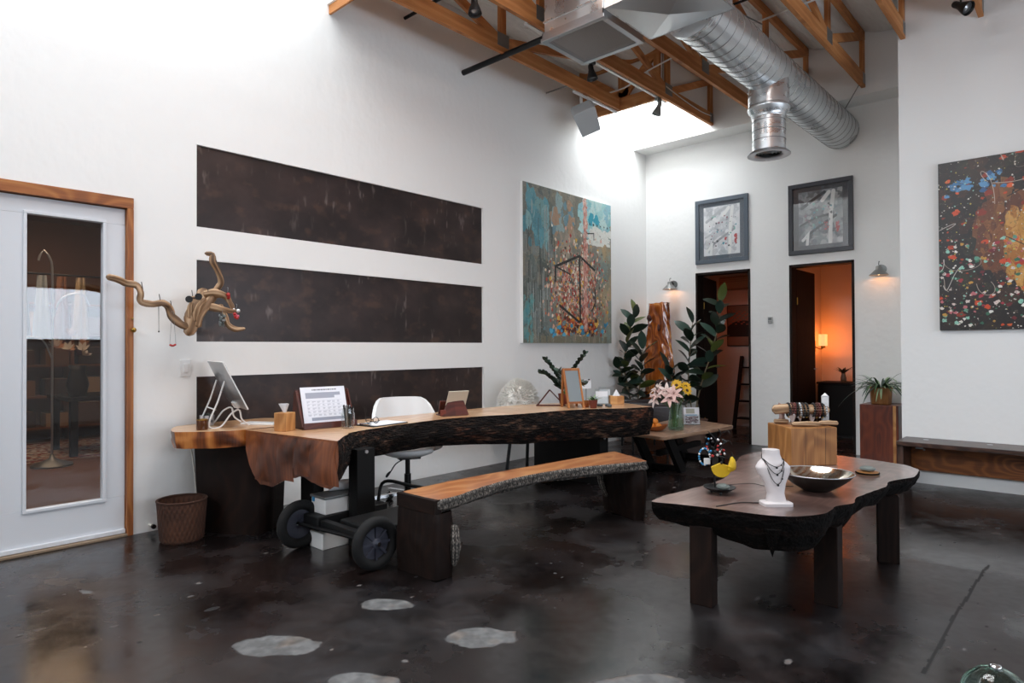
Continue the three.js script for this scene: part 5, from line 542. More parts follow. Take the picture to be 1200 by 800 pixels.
  const gl = thing('eyeglasses', 'folded dark eyeglasses lying on the clipboard paper', 'glasses', [-3.95, YD + 0.009, -2.8], 0.6); for (const s of [-1, 1]) { obj('rim', new THREE.TorusGeometry(0.021, 0.0025, 6, 20).translate(s * 0.028, 0.0235, 0), M.black, gl); obj('temple', tube([[s * 0.05, 0.024, 0], [s * 0.045, 0.016, -0.03], [-s * 0.03, 0.004, -0.03]], 0.002, 6), M.black, gl); } obj('bridge', tube([[-0.008, 0.026, 0], [0, 0.029, 0.003], [0.008, 0.026, 0]], 0.002, 6), M.black, gl);
  const tb = thing('tablet_stand', 'dark red wooden stand holding a white tablet on the desk', 'tablet stand', [-3.98, YD, -3.62], 1.25); const sh = new THREE.Shape(); sh.moveTo(-0.115, 0); sh.lineTo(0.115, 0); sh.lineTo(0.085, 0.115); sh.lineTo(-0.055, 0.115); sh.closePath(); obj('stand_front', place(new THREE.ExtrudeGeometry(sh, { depth: 0.02, bevelEnabled: true, bevelSize: 0.003, bevelThickness: 0.003, bevelSegments: 1 }), 0, 0.003, 0.05, 0, -0.3), M.mahogany, tb, 'x'); obj('stand_rear', place(bx(0.2, 0.13, 0.015, 0, 0.065, 0, 0.003), 0, 0, -0.07, 0, 0.35), M.mahogany, tb, 'x'); obj('base_rail', [bx(0.22, 0.012, 0.16, 0, 0.006, -0.01, 0.003)], M.mahogany, tb, 'x'); obj('tablet', place(bx(0.19, 0.2, 0.009, 0, 0.1, 0, 0.003), 0.02, 0.025, -0.015, 0.1, 0.45), std(0xcfc6b4, 0.4), tb); obj('card_reader', bx(0.05, 0.05, 0.012, -0.11, 0.03, 0.062, 0.003), M.terracotta, tb);
  const tf = thing('triangle_frame', 'small triangular wooden frame standing on the desk', 'frame', [-3.9, YD, -4.82], 0.75); obj('frame_side', bar([-0.13, 0.006, 0], [-0.01, 0.155, 0], 0.012, 0.03, V(0, 0, 1)), M.mahogany, tf); obj('frame_side', bar([0.13, 0.006, 0], [-0.01, 0.155, 0], 0.012, 0.03, V(0, 0, 1)), M.mahogany, tf); obj('frame_base', bar([-0.14, 0.006, 0], [0.14, 0.006, 0], 0.03, 0.012), M.mahogany, tf);
  const af = thing('chalkboard_easel', 'small wooden A-frame chalkboard sign on the desk', 'sign', [-3.66, YD, -4.84], 1.05), fr = [[-0.075, 0.075]]; for (const x of [-0.075, 0.075]) { obj('front_leg', bar([x, 0, 0.1], [x, 0.36, -0.03], 0.018, 0.02), M.cedar, af, 'y'); obj('rear_leg', bar([x, 0, -0.07], [x, 0.36, -0.035], 0.018, 0.02), M.cedar, af, 'y'); } obj('top_rail', bx(0.17, 0.03, 0.024, 0, 0.35, -0.03, 0.003), M.cedar, af, 'x'); obj('bottom_rail', bx(0.15, 0.02, 0.02, 0, 0.05, 0.082), M.cedar, af, 'x'); obj('chalkboard', bar([0, 0.05, 0.084], [0, 0.34, -0.022], 0.14, 0.008, V(0, 0, 1)), std(0x7d8588, 0.7), af);
  const zz = thing('zz_plant', 'dark green feathered plant in a low pot behind the chalkboard sign', 'plant', [-3.94, YD, -5.12]); obj('pot', lathe([[0, 0], [0.07, 0], [0.085, 0.1], [0.08, 0.1], [0.07, 0.08], [0, 0.08]], 24), M.terracotta, zz); const zr = mulberry(13);
  for (const pts of [[[0, 0.08, 0], [0.03, 0.25, 0.02], [0.12, 0.42, -0.03], [0.2, 0.52, -0.06]], [[0, 0.08, 0], [-0.05, 0.25, 0.03], [-0.13, 0.38, 0.08], [-0.2, 0.45, 0.1]], [[0, 0.08, 0], [0.02, 0.2, 0.05], [0.05, 0.3, 0.12], [0.05, 0.34, 0.2]], [[0, 0.08, 0], [-0.1, 0.18, 0.0], [-0.2, 0.28, 0.05], [-0.28, 0.3, 0.1]], [[0, 0.08, 0], [0.08, 0.16, 0.0], [0.18, 0.2, 0.02], [0.24, 0.18, 0.02]]]) { const c = new THREE.CatmullRomCurve3(pts.map((q) => V(...q))); obj('stem', limb(pts, [0.008, 0.006, 0.003], 6, 14), M.greenStem, zz); for (let i = 2; i < 12; i++) for (const s of [-1, 1]) { const p = c.getPointAt(i / 12), d = c.getTangentAt(i / 12); obj('leaflet', place(leafGeo(0.105 - 0.003 * i, 0.046, 0.2, 0.1, 3), p.x, p.y, p.z, Math.atan2(d.x, d.z) + s * 0.9, -0.5 - 0.3 * zr(), s * (0.4 + 0.6 * zr())), zr() < 0.75 ? M.leafDark : M.leafTeal, zz); } }
  const cd = thing('photo_card', 'white card clipped on a thin stake in the desk plant', 'card', [-3.83, YD, -5.3], 0.9); obj('stake', rod([0, 0, 0], [0, 0.16, 0], 0.003), M.black, cd); obj('card', place(bx(0.1, 0.09, 0.002), 0, 0.19, 0, 0, -0.1), M.paper, cd); obj('clip', bx(0.02, 0.012, 0.01, 0.03, 0.235, 0), M.black, cd);
  const rp = thing('terracotta_pot', 'small dark red pot with a trailing succulent on the desk end', 'plant', [-3.46, YD, -4.9]); obj('pot', lathe([[0, 0], [0.03, 0], [0.04, 0.075], [0.036, 0.075], [0.034, 0.06], [0, 0.06]], 20), M.terracotta, rp); for (let i = 0; i < 16; i++) obj('leaf', place(leafGeo(0.06 + 0.03 * zr(), 0.018, 0.4, 0.3, 3), 0.015 * Math.cos(i), 0.062, 0.015 * Math.sin(i), i * 2.4, -0.3 - 0.9 * zr()), zr() < 0.5 ? M.leafMid : M.leafPale, rp);
  const cp = thing('copper_cup', 'small copper cup beside the dark red pot', 'cup', [-3.57, YD, -4.93]); obj('cup', lathe([[0, 0], [0.03, 0], [0.042, 0.03], [0.036, 0.06], [0.033, 0.06], [0.036, 0.03], [0, 0.006]], 20), std(0xa8643c, 0.35, { metalness: 0.6 }), cp); obj('rim', new THREE.TorusGeometry(0.035, 0.002, 6, 20).rotateX(Math.PI / 2).translate(0, 0.06, 0), M.gold, cp);
  const holder = (p, turn, label, printed, w = 0.13, h = 0.15) => { const t = thing('acrylic_holder', label, 'card holder', p, turn, 'clear acrylic holders'); obj('clear_sheet', [place(bx(w, h, 0.003, 0, h / 2, 0), 0, 0, 0, 0, -0.2), bx(w, 0.003, 0.06, 0, 0.0015, -0.02), place(bx(w, h * 0.5, 0.003, 0, h / 4, 0), 0, 0, 0.016, 0, -0.2)], M.acrylic, t); obj('insert', place(bx(w * 0.92, h * 0.8, 0.002, 0, h * 0.42, 0), 0, 0.004, 0.008, 0, -0.2), printed, t); };
  holder([-3.64, YD, -5.3], 0.75, 'clear acrylic holder with white cards on the desk end', M.paper); holder([-3.72, YD, -5.47], 0.75, 'empty-backed clear acrylic holder behind the white card holder', std(0xc8ccd0, 0.6), 0.12, 0.16);
  const print = canvasTex(128, 176, (c, W, H) => { c.fillStyle = '#d6d6da'; c.fillRect(0, 0, W, H); c.fillStyle = '#9a9a8c'; c.fillRect(20, 14, 70, 50); c.fillStyle = '#7fa6c0'; c.fillRect(14, 74, 96, 14); const q = mulberry(2); for (let i = 0; i < 90; i++) { c.fillStyle = ['#6a5258', '#8a7076', '#4a3c44', '#b09aa0'][q() * 4 | 0]; c.fillRect(8 + q() * 100, 92 + q() * 70, 6 + q() * 18, 4 + q() * 10); } });
  holder([-3.4, YF, -6.72], 0.72, 'clear acrylic sign holder with a printed flyer on the plank table', std(0xffffff, 0.6, { map: print }), 0.19, 0.235);
  for (let i = 0; i < 3; i++) { const s = thing('dark_stone', 'smooth dark stone on the desk end near the white cards', 'stone', [-3.5 + 0.055 * i, YD, -5.06 - 0.06 * (i % 2)], i, 'dark stones on the desk'); obj('stone', new THREE.SphereGeometry(1, 16, 10).scale(0.035, 0.014, 0.022).translate(0, 0.013, 0), phys(0x3a4146, 0.3), s); obj('glint_band', new THREE.TorusGeometry(0.02, 0.001, 5, 20).rotateX(Math.PI / 2).scale(1.2, 1, 0.8).translate(0, 0.0245, 0), M.steelPlate, s); }
  const ts = thing('wooden_tissue_box', 'light wooden tissue box on the far desk corner', 'tissue box', [-3.55, YD, -5.42], 0.75); obj('box', bx(0.135, 0.08, 0.115, 0, 0.04, 0, 0.003), M.plywoodLight, ts, 'x'); obj('tissue', gridGeo(8, 6, (u, v) => { const a = u * 6.28, r = 0.035 * (1 - v) + 0.004; return [Math.cos(a) * r, 0.079 + 0.06 * v, Math.sin(a) * r * 0.5]; }), M.paper, ts);
}
// ------------------------------------------------------------------ cart and boxes under the desk
{
  const t = thing('utility_cart', 'black utility cart with large spoked wheels under the desk', 'cart', [-3.52, 0, -2.26]); const wheel = (x, z, face) => { const w = obj('wheel', new THREE.TorusGeometry(0.125, 0.032, 12, 40).rotateY(Math.PI / 2).translate(x, 0.157, z), M.rubber, t); const g = std(0x3c3e4a, 0.5); obj('hub', [lathe([[0.012, 0.018], [0.03, 0.018], [0.032, 0.0], [0.095, -0.004], [0.1, 0.012], [0.112, 0.014], [0.112, -0.02]], 36).rotateZ(-face * Math.PI / 2).translate(x + face * 0.004, 0.157, z)], g, w); for (let i = 0; i < 8; i++) { const a = i * Math.PI / 4; obj('spoke', bar([x + face * 0.008, 0.157 + Math.cos(a) * 0.03, z + Math.sin(a) * 0.03], [x + face * 0.008, 0.157 + Math.cos(a) * 0.1, z + Math.sin(a) * 0.1], 0.012, 0.014), g, w); } obj('axle_nut', new THREE.CylinderGeometry(0.014, 0.014, 0.02, 6).rotateZ(Math.PI / 2).translate(x + face * 0.03, 0.157, z), M.chrome, w); };
  wheel(0.36, 0.0, 1); wheel(-0.36, 0.08, -1); obj('axle', rod([-0.36, 0.157, 0.08], [0.36, 0.157, 0.0], 0.012), M.blackMetal, t); obj('tray', span(-0.375, -0.19, 0.13, 0.22, -0.5, 0.05, 0.008), M.blackPlastic, t); obj('tray', span(-0.06, 0.31, 0.13, 0.22, -0.5, -0.03, 0.008), M.blackPlastic, t); obj('frame_bar', span(-0.375, 0.31, 0.15, 0.2, -0.02, 0.03, 0.004), M.blackPlastic, t); for (const z of [-0.44]) for (const x of [-0.28, 0.2]) obj('caster', [new THREE.CylinderGeometry(0.045, 0.045, 0.03, 18).rotateZ(Math.PI / 2).translate(x, 0.045, z), bx(0.04, 0.06, 0.02, x, 0.1, z)], M.rubber, t); obj('push_handle', tube([[0.28, 0.2, -0.48], [0.28, 0.34, -0.52], [0.0, 0.36, -0.54], [-0.28, 0.34, -0.52], [-0.28, 0.2, -0.48]], 0.012), M.blackMetal, t);
  const bin = (n, label, p, turn, lid) => { const b = thing('storage_bin', label, 'storage box', p, turn, 'white bins on the cart'); obj('bin_body', bx(0.17, 0.1, 0.26, 0, 0.05, 0, 0.008), M.white, b); obj('lid', bx(0.185, 0.018, 0.275, 0, 0.109, 0, 0.006), lid, b); obj('latch', bx(0.02, 0.03, 0.012, -0.05, 0.09, 0.134, 0.003), M.blue, b); };
  bin(0, 'white storage bin with grey lid on the black cart tray', [-3.805, 0.22, -2.40], 0, M.steelPlate);
  const lo = thing('paper_box', 'pale cardboard box on the floor beneath the cart tray', 'box', [-3.795, 0, -2.36], 0); obj('carton', bx(0.16, 0.105, 0.22, 0, 0.0525, 0, 0.004), M.white, lo); obj('flap_seam', bx(0.158, 0.002, 0.008, 0, 0.106, 0), M.offWhite, lo);
  const rl = thing('paper_roll', 'white paper roll lying on top of the lidded bin', 'paper roll', [-3.81, 0.338, -2.53], 1.2); obj('roll', new THREE.CylinderGeometry(0.035, 0.035, 0.3, 24).rotateZ(Math.PI / 2).translate(0, 0.036, 0), M.paper, rl); obj('core', new THREE.CylinderGeometry(0.012, 0.012, 0.302, 12).rotateZ(Math.PI / 2).translate(0, 0.036, 0), M.black, rl);
}
// ------------------------------------------------------------------ things on the plank table
{
  const v = thing('glass_vase', 'green-tinted glass vase of water on the plank table', 'vase', [-3.33, YF, -6.22]); obj('vase_glass', lathe([[0, 0], [0.078, 0], [0.085, 0.008], [0.086, 0.04], [0.07, 0.16], [0.062, 0.24], [0.068, 0.27], [0.064, 0.27], [0.058, 0.24], [0.066, 0.16], [0.081, 0.04], [0.078, 0.014], [0, 0.012]], 32), phys(0xeef8f3, 0.03, { transmission: 1, thickness: 0, ior: 1.45 }), v); obj('water', lathe([[0, 0.0135], [0.076, 0.0155], [0.0795, 0.04], [0.07, 0.12], [0, 0.12]], 28), phys(0xe8f6f0, 0.02, { transmission: 1, thickness: 0, ior: 1.33 }), v);
  const b = thing('flower_bouquet', 'bouquet of pink-white lilies and yellow sunflowers in the glass vase', 'flowers', [-3.33, YF, -6.22]), R = mulberry(41), lily = std(0xe8d4cc, 0.55), lilyPink = std(0xe0b9b0, 0.55), sun = std(0xd9a81e, 0.55), disc = std(0x4a3014, 0.85);
  const flower = (x, y, z, kind, ay, ax) => { obj('stem', tube([[x * 0.12, 0.03, z * 0.12], [x * 0.3, 0.22, z * 0.3], [x, y, z]], 0.004, 6), M.greenStem, b); const gs = []; if (kind === 'lily') for (let k = 0; k < 6; k++) gs.push(place(leafGeo(0.1, 0.04, 0.35, 0.5, 5, 0.8), 0, 0, 0, k * 1.047, -0.75)); else for (let k = 0; k < 16; k++) gs.push(place(leafGeo(0.06, 0.02, 0.3, 0.1, 3), 0, 0, 0, k * 0.3927, -0.12 - 0.2 * (k % 2))); const m = obj('blossom', place(merge(gs), x, y, z, ay, ax), kind === 'lily' ? (R() < 0.55 ? lily : lilyPink) : sun, b); obj(kind === 'lily' ? 'stamen' : 'seed_disc', place(kind === 'lily' ? merge([0, 1, 2, 3].map((i) => rod([0, 0, 0], [0.012 * Math.cos(i * 1.6), 0.06, 0.012 * Math.sin(i * 1.6)], 0.002, 5))) : new THREE.SphereGeometry(0.024, 12, 8).scale(1, 0.4, 1), x, y, z, ay, ax), disc, m); };
  for (const [x, y, z, k, ay, ax] of [[-0.13, 0.37, 0.12, 'lily', -0.3, 1.0], [-0.05, 0.4, 0.1, 'lily', 0.5, 0.9], [0.04, 0.38, 0.12, 'lily', 0.6, 1.0], [-0.18, 0.42, 0.05, 'lily', -0.8, 0.8], [0.0, 0.34, 0.14, 'lily', 0.6, 1.3], [-0.16, 0.32, 0.12, 'lily', -0.4, 1.4], [0.02, 0.47, 0.02, 'sun', 0.6, 1.0], [0.1, 0.46, -0.03, 'sun', 0.8, 0.9], [0.14, 0.42, 0.02, 'sun', 1.1, 1.1], [-0.02, 0.48, -0.06, 'sun', 0.4, 0.9]]) flower(x, y, z, k, ay, ax);
  for (let i = 0; i < 22; i++) { const a = R() * 6.28; obj('leaf', place(leafGeo(0.1 + 0.06 * R(), 0.03, 0.3, 0.3, 4), 0.06 * Math.cos(a), 0.26 + 0.12 * R(), 0.06 * Math.sin(a), a, -0.4 - 0.7 * R()), R() < 0.5 ? M.leafDark : M.leafMid, b); }
  const bw = thing('wooden_fruit_bowl', 'small curled wooden bowl holding oranges', 'bowl', [-3.44, YF, -5.97], 0.7); obj('bowl', gridGeo(24, 8, (u, w) => { const a = u * 6.283, r = 0.028 + 0.075 * Math.pow(w, 0.6) * (1 + 0.25 * Math.cos(a)); return [r * Math.cos(a) * 1.1, 0.004 + 0.05 * w * w * (1 + 0.35 * Math.cos(a)), r * Math.sin(a) * 0.8]; }), std(0x8a4a20, 0.4), bw); obj('foot', cyl(0.04, 0.03, 0.006, 0, 0.003, 0, 18), std(0x7a3f1a, 0.5), bw);
  [[-3.475, 0.052, -5.965], [-3.41, 0.05, -5.99], [-3.45, 0.095, -5.99]].forEach(([x, y, z], i) => { const o = thing('orange_fruit', 'orange resting in the curled wooden bowl', 'orange', [x, YF + y, z], i, 'oranges in the wooden bowl'); obj('peel', new THREE.SphereGeometry(0.037, 20, 14).scale(1, 0.94, 1), M.orange, o); obj('stem_end', cyl(0.004, 0.003, 0.003, 0, 0.035, 0, 6), M.greenStem, o); });
}
// ------------------------------------------------------------------ jewellery displays on the slab table
{
  const d = thing('iron_dish', 'small black footed dish holding a grey stone on the slab table', 'dish', [-1.54, YC, -3.36]); obj('dish', lathe([[0, 0.018], [0.05, 0.02], [0.078, 0.032], [0.086, 0.036], [0.084, 0.032], [0.05, 0.013], [0, 0.012]], 30), M.blackMetal, d); for (let i = 0; i < 3; i++) obj('foot', cyl(0.008, 0.008, 0.016, 0.045 * Math.cos(i * 2.09 + 1), 0.008, 0.045 * Math.sin(i * 2.09 + 1), 8), M.blackMetal, d);
  const st = thing('round_stone', 'rounded grey stone sitting in the black dish', 'stone', [-1.53, YC + 0.019, -3.36]); obj('stone', new THREE.SphereGeometry(1, 18, 12).scale(0.036, 0.019, 0.028).translate(0.01, 0.019, 0), M.stone, st); obj('vein', new THREE.TorusGeometry(0.03, 0.001, 5, 24).scale(1.1, 0.55, 0.9).translate(0.01, 0.019, 0), M.offWhite, st);
  const tr = thing('jewelry_tree', 'twisted wire jewelry tree rising from the black dish', 'jewelry stand', [-1.56, YC + 0.02, -3.38]); obj('trunk', limb([[-0.012, 0, 0.005], [-0.02, 0.08, 0], [-0.03, 0.17, 0.0], [-0.01, 0.24, 0.0], [0.02, 0.3, 0.0], [0.01, 0.33, 0.01]], [0.005, 0.004, 0.003], 7, 30), M.blackMetal, tr); for (const p of [[[-0.028, 0.16, 0], [-0.06, 0.2, 0.01], [-0.08, 0.25, 0.02]], [[-0.02, 0.2, 0], [0.03, 0.24, 0.03], [0.08, 0.27, 0.02], [0.09, 0.25, 0.02]], [[-0.03, 0.15, 0], [0.02, 0.18, 0.02], [0.06, 0.18, 0.03], [0.075, 0.2, 0.03]], [[0, 0.26, 0], [-0.03, 0.3, 0.02], [-0.05, 0.31, 0.01]], [[0.02, 0.3, 0], [0.06, 0.32, 0], [0.08, 0.3, 0.01]]]) obj('twig', limb(p, [0.0035, 0.003, 0.002], 6, 14), M.blackMetal, tr);
  const hang = (name, label, p, draw) => { const t = thing(name, label, 'jewelry', p, 0.6); draw(t); };
  hang('beaded_loop', 'blue and white beaded loop hanging on the jewelry tree', [-1.625, YC + 0.19, -3.36], (t) => { for (let i = 0; i < 20; i++) { const a = i / 20 * 6.283; obj('bead', ball(0.006, 0.03 * Math.cos(a), 0.045 * Math.sin(a), 0, 8), i % 3 ? M.blue : M.white, t); } obj('pendant', bx(0.035, 0.035, 0.008, 0.012, -0.025, 0.004, 0.003), M.white, t); });
  hang('bead_cluster', 'dark red and pearl bead cluster on the jewelry tree', [-1.56, YC + 0.25, -3.36], (t) => { const R = mulberry(15); for (let i = 0; i < 30; i++) obj('bead', ball(0.005 + 0.004 * R(), 0.1 * (R() - 0.5), 0.1 * (R() - 0.5), 0.03 * (R() - 0.5), 8), pick(R, [M.black, M.black, M.red, M.silver, M.white, M.blue]), t); obj('tassel', bx(0.025, 0.09, 0.01, 0, -0.06, 0, 0.004), M.black, t); });
  hang('yellow_fan_earring', 'yellow fan-shaped earring dangling low on the jewelry tree', [-1.53, YC + 0.128, -3.36], (t) => { const s = new THREE.Shape(); s.moveTo(0, 0.04); s.lineTo(0.012, 0.03); s.lineTo(0.05, 0.02); s.absarc(0, 0.012, 0.05, 0.1, -Math.PI - 0.1, true); s.closePath(); obj('fan', new THREE.ExtrudeGeometry(s, { depth: 0.008, bevelEnabled: true, bevelSize: 0.002, bevelThickness: 0.002, bevelSegments: 1 }), M.yellow, t); obj('hook', tube([[0, 0.035, 0.004], [0.006, 0.06, 0.004], [-0.012, 0.075, 0.004]], 0.0018, 6), M.black, t); obj('bead', ball(0.008, 0.0, 0.04, 0.008, 10), M.cord, t); });
  hang('yellow_drop_earring', 'yellow drop-shaped earring on the side twig of the jewelry tree', [-1.475, YC + 0.17, -3.37], (t) => { obj('drop', limb([[0, 0.035, 0], [0.004, 0.01, 0], [0, -0.025, 0], [-0.016, -0.045, 0]], [0.006, 0.018, 0.022, 0.008], 10, 18), M.yellow, t); obj('hook', tube([[0, 0.03, 0], [0.004, 0.05, 0], [-0.004, 0.06, 0]], 0.0018, 6), M.black, t); });
  // neck bust
  const b = thing('necklace_bust', 'white leather necklace bust on the slab table', 'display bust', [-1.215, YC, -3.30], 0.75), lea = std(0xcdc6c6, 0.55); const prof = [[0.0, 0.075, 0.05, 0.0], [0.016, 0.075, 0.05, 0.0], [0.02, 0.05, 0.036, 0.0], [0.06, 0.042, 0.03, -0.004], [0.11, 0.055, 0.03, -0.012], [0.155, 0.08, 0.034, -0.024], [0.185, 0.088, 0.04, -0.034], [0.205, 0.072, 0.042, -0.042], [0.222, 0.05, 0.04, -0.048], [0.245, 0.042, 0.038, -0.054], [0.27, 0.042, 0.038, -0.06]];
  const sec = (v) => { const f = v * (prof.length - 1), k = Math.min(prof.length - 2, Math.floor(f)), t = f - k; return prof[k].map((q, i) => lerp(q, prof[k + 1][i], t)); }; obj('bust_body', gridGeo(30, 44, (u, v) => { const [y, w, d, o] = sec(v), a = u * 6.283, s = (q, e) => Math.sign(q) * Math.pow(Math.abs(q), e), e = v < 0.12 ? 0.4 : 0.85; return [w * s(Math.cos(a), e), y + (v > 0.3 ? 0.0 : 0), o + d * s(Math.sin(a), e)]; }), lea, b); obj('neck_cap', new THREE.CircleGeometry(1, 30).rotateX(-Math.PI / 2).scale(0.042, 1, 0.038).translate(0, 0.27, -0.06), lea, b);
  const neck = (label, drop, bead) => { const n = thing('necklace', label, 'necklace', [-1.215, YC, -3.30], 0.75, 'dark necklaces on the bust'), pts = []; for (let i = 0; i <= 24; i++) { const a = i / 24 * 6.283, front = Math.sin(a), y = front > 0 ? 0.228 - drop * Math.pow(front, 1.7) : 0.228 + 0.028 * -front, w = front > 0 ? 0.052 * (1 - 0.05 * front) : 0.047; const [, pw, pd, po] = sec(clamp((y < 0.2 ? lerp(0.3, 0.7, (y - 0.06) / 0.145) : lerp(0.7, 1, (y - 0.205) / 0.065)))); pts.push([w * Math.cos(a), y, po + (front > 0 ? (pd + 0.006) * Math.sqrt(front) * 1.02 + 0.003 : (pd + 0.006) * front)]); } obj('chain', tube(pts, 0.0018, 6, 90), M.cord, n); if (bead) obj('pendant', [ball(0.006, pts[6][0], pts[6][1] - 0.004, pts[6][2] + 0.003, 10), ball(0.0045, pts[4][0], pts[4][1], pts[4][2] + 0.003, 8)], M.blackMetal, n); };
  neck('short dark chain necklace round the neck of the white bust', 0.035, true); neck('mid-length dark chain necklace on the white bust', 0.07, true); neck('longest dark chain necklace hanging down the white bust', 0.12, true);
  pipe('loose_lace', 'dark cord trailing over the slab table edge beside the bust', [[-1.28, YC + 0.003, -3.28], [-1.36, YC + 0.003, -3.22], [-1.4, YC + 0.003, -3.12], [-1.42, YC + 0.003, -3.06]], 0.0028, M.cord, 'cord');
  // hammered bowl
  const bo = thing('metal_bowl', 'wide shallow silver bowl with dark outside on the slab table', 'bowl', [-1.17, YC, -3.78]); obj('bowl_inside', lathe([[0, 0.016], [0.06, 0.02], [0.12, 0.042], [0.165, 0.075], [0.19, 0.1]], 48), phys(0xd8cdbc, 0.12, { metalness: 1 }), bo); obj('bowl_outside', lathe([[0.19, 0.1], [0.194, 0.101], [0.17, 0.073], [0.125, 0.036], [0.065, 0.0], [0, 0.0]], 48), std(0x2a2420, 0.5, { metalness: 0.4 }), bo); obj('rim', new THREE.TorusGeometry(0.192, 0.003, 6, 60).rotateX(Math.PI / 2).translate(0, 0.1, 0), M.silver, bo);
  const co = thing('wood_coaster', 'round dark wood slice coaster on the slab table', 'coaster', [-1.08, YC, -4.47]); obj('slice', cyl(0.064, 0.062, 0.016, 0, 0.008, 0, 28), M.cube, co, 'x'); obj('bark_rim', new THREE.TorusGeometry(0.063, 0.006, 6, 30).rotateX(Math.PI / 2).scale(1, 1, 1).translate(0, 0.008, 0), M.bark, co);
  const cs = thing('flat_stone', 'flat grey-green stone resting on the wood slice', 'stone', [-1.08, YC + 0.016, -4.47]); obj('stone', new THREE.SphereGeometry(1, 20, 12).scale(0.046, 0.018, 0.036).translate(0, 0.018, 0), M.stone, cs); obj('vein', new THREE.TorusGeometry(0.04, 0.001, 5, 24).scale(1, 0.4, 0.9).translate(0, 0.018, 0), M.offWhite, cs);
  // bracelets on a driftwood roll, on the cube
  const yb = YC + 0.255, bd = thing('bracelet_stand', 'pale driftwood bracelet roll on glass feet on the wood block', 'jewelry stand', [-1.54, yb, -4.665], 0.55); obj('roll', limb([[-0.19, 0.1, 0.0], [-0.1, 0.11, 0], [0.05, 0.105, 0], [0.18, 0.105, 0.01]], [0.032, 0.036, 0.036, 0.034], 14, 24, 0.06, 3), M.drift, bd); obj('crystal_foot', [place(new THREE.OctahedronGeometry(0.045, 0).scale(0.7, 1.5, 0.7), -0.06, 0.069, 0.02, 0.3), place(new THREE.OctahedronGeometry(0.045, 0).scale(0.7, 1.5, 0.7), 0.07, 0.069, 0.0, 0.9), place(new THREE.OctahedronGeometry(0.04, 0).scale(0.7, 1.5, 0.7), 0.0, 0.069, -0.03, 0.6)], phys(0xe8dede, 0.15, { transmission: 0.5, thickness: 0 }), bd);
  const maroon = std(0x5a2420, 0.4), bm = [[M.black, 'black'], [M.mahogany, 'red-brown'], [maroon, 'maroon'], [M.blackMetal, 'gunmetal'], [M.silver, 'silver'], [M.cord, 'dark brown'], [M.black, 'black']]; for (let i = 0; i < 12; i++) { const x = -0.085 + i * 0.0195 + (i > 6 ? 0.025 : 0), br = thing('bracelet', `${bm[i % 7][1]} beaded bracelet looped round the driftwood roll`, 'bracelet', [-1.54, yb, -4.665], 0.55, 'bracelets on the driftwood roll'), gs = []; for (let k = 0; k < 16; k++) { const a = k / 16 * 6.283; gs.push(ball(0.0085, x + 0.004 * Math.sin(i + a), 0.103 + 0.044 * Math.cos(a), 0.003 + 0.044 * Math.sin(a), 7)); } obj('beads', gs, bm[i % 7][0], br); obj('charm', ball(0.007, x, 0.055, 0.02, 8), i % 2 ? M.silver : M.gold, br); }
  for (const [x, z, a, L, n] of [[-1.66, -4.62, 0.5, 0.1, 0], [-1.475, -4.57, 0.7, 0.2, 1], [-1.38, -4.72, 0.6, 0.13, 2]]) { const w = thing('driftwood_piece', ['short pale driftwood piece beneath the bracelet roll', 'long pale driftwood piece along the front of the wood block', 'brown driftwood piece at the back of the wood block'][n], 'driftwood', [x, yb, z], a); obj('stick', limb([[-L / 2, 0.018, 0], [0, 0.02, 0.004], [L / 2, 0.018, 0]], [0.015, 0.018, 0.014], 10, 16, 0.12, n), M.drift, w); obj('knot', ball(0.008, 0.01, 0.032, 0.006, 8), M.drift, w); }
  const se = thing('selenite_tower', 'white crystal tower standing behind the bracelet roll', 'crystal', [-1.42, yb, -4.79], 0.4); obj('tower', bx(0.045, 0.2, 0.03, 0, 0.1, 0, 0.004), phys(0xe4e6e6, 0.35, { transmission: 0.2, thickness: 0 }), se); obj('tip', new THREE.ConeGeometry(0.026, 0.02, 4).rotateY(Math.PI / 4).translate(0, 0.21, 0), M.white, se);
  const sp = thing('shell_specimen', 'pinkish flower-shaped shell at the end of the bracelet roll', 'shell', [-1.69, yb, -4.72], 0.5); const sg = []; for (let k = 0; k < 9; k++) sg.push(place(leafGeo(0.075, 0.045, 0.5, -0.2, 4), 0, 0.075, 0, k * 0.7, -0.3 - 0.25 * (k % 3))); obj('shell_petals', sg, std(0xb59a90, 0.5), sp); obj('shell_base', lathe([[0, 0], [0.03, 0], [0.018, 0.04], [0.02, 0.085], [0, 0.09]], 14), std(0x9a8078, 0.5), sp);
}
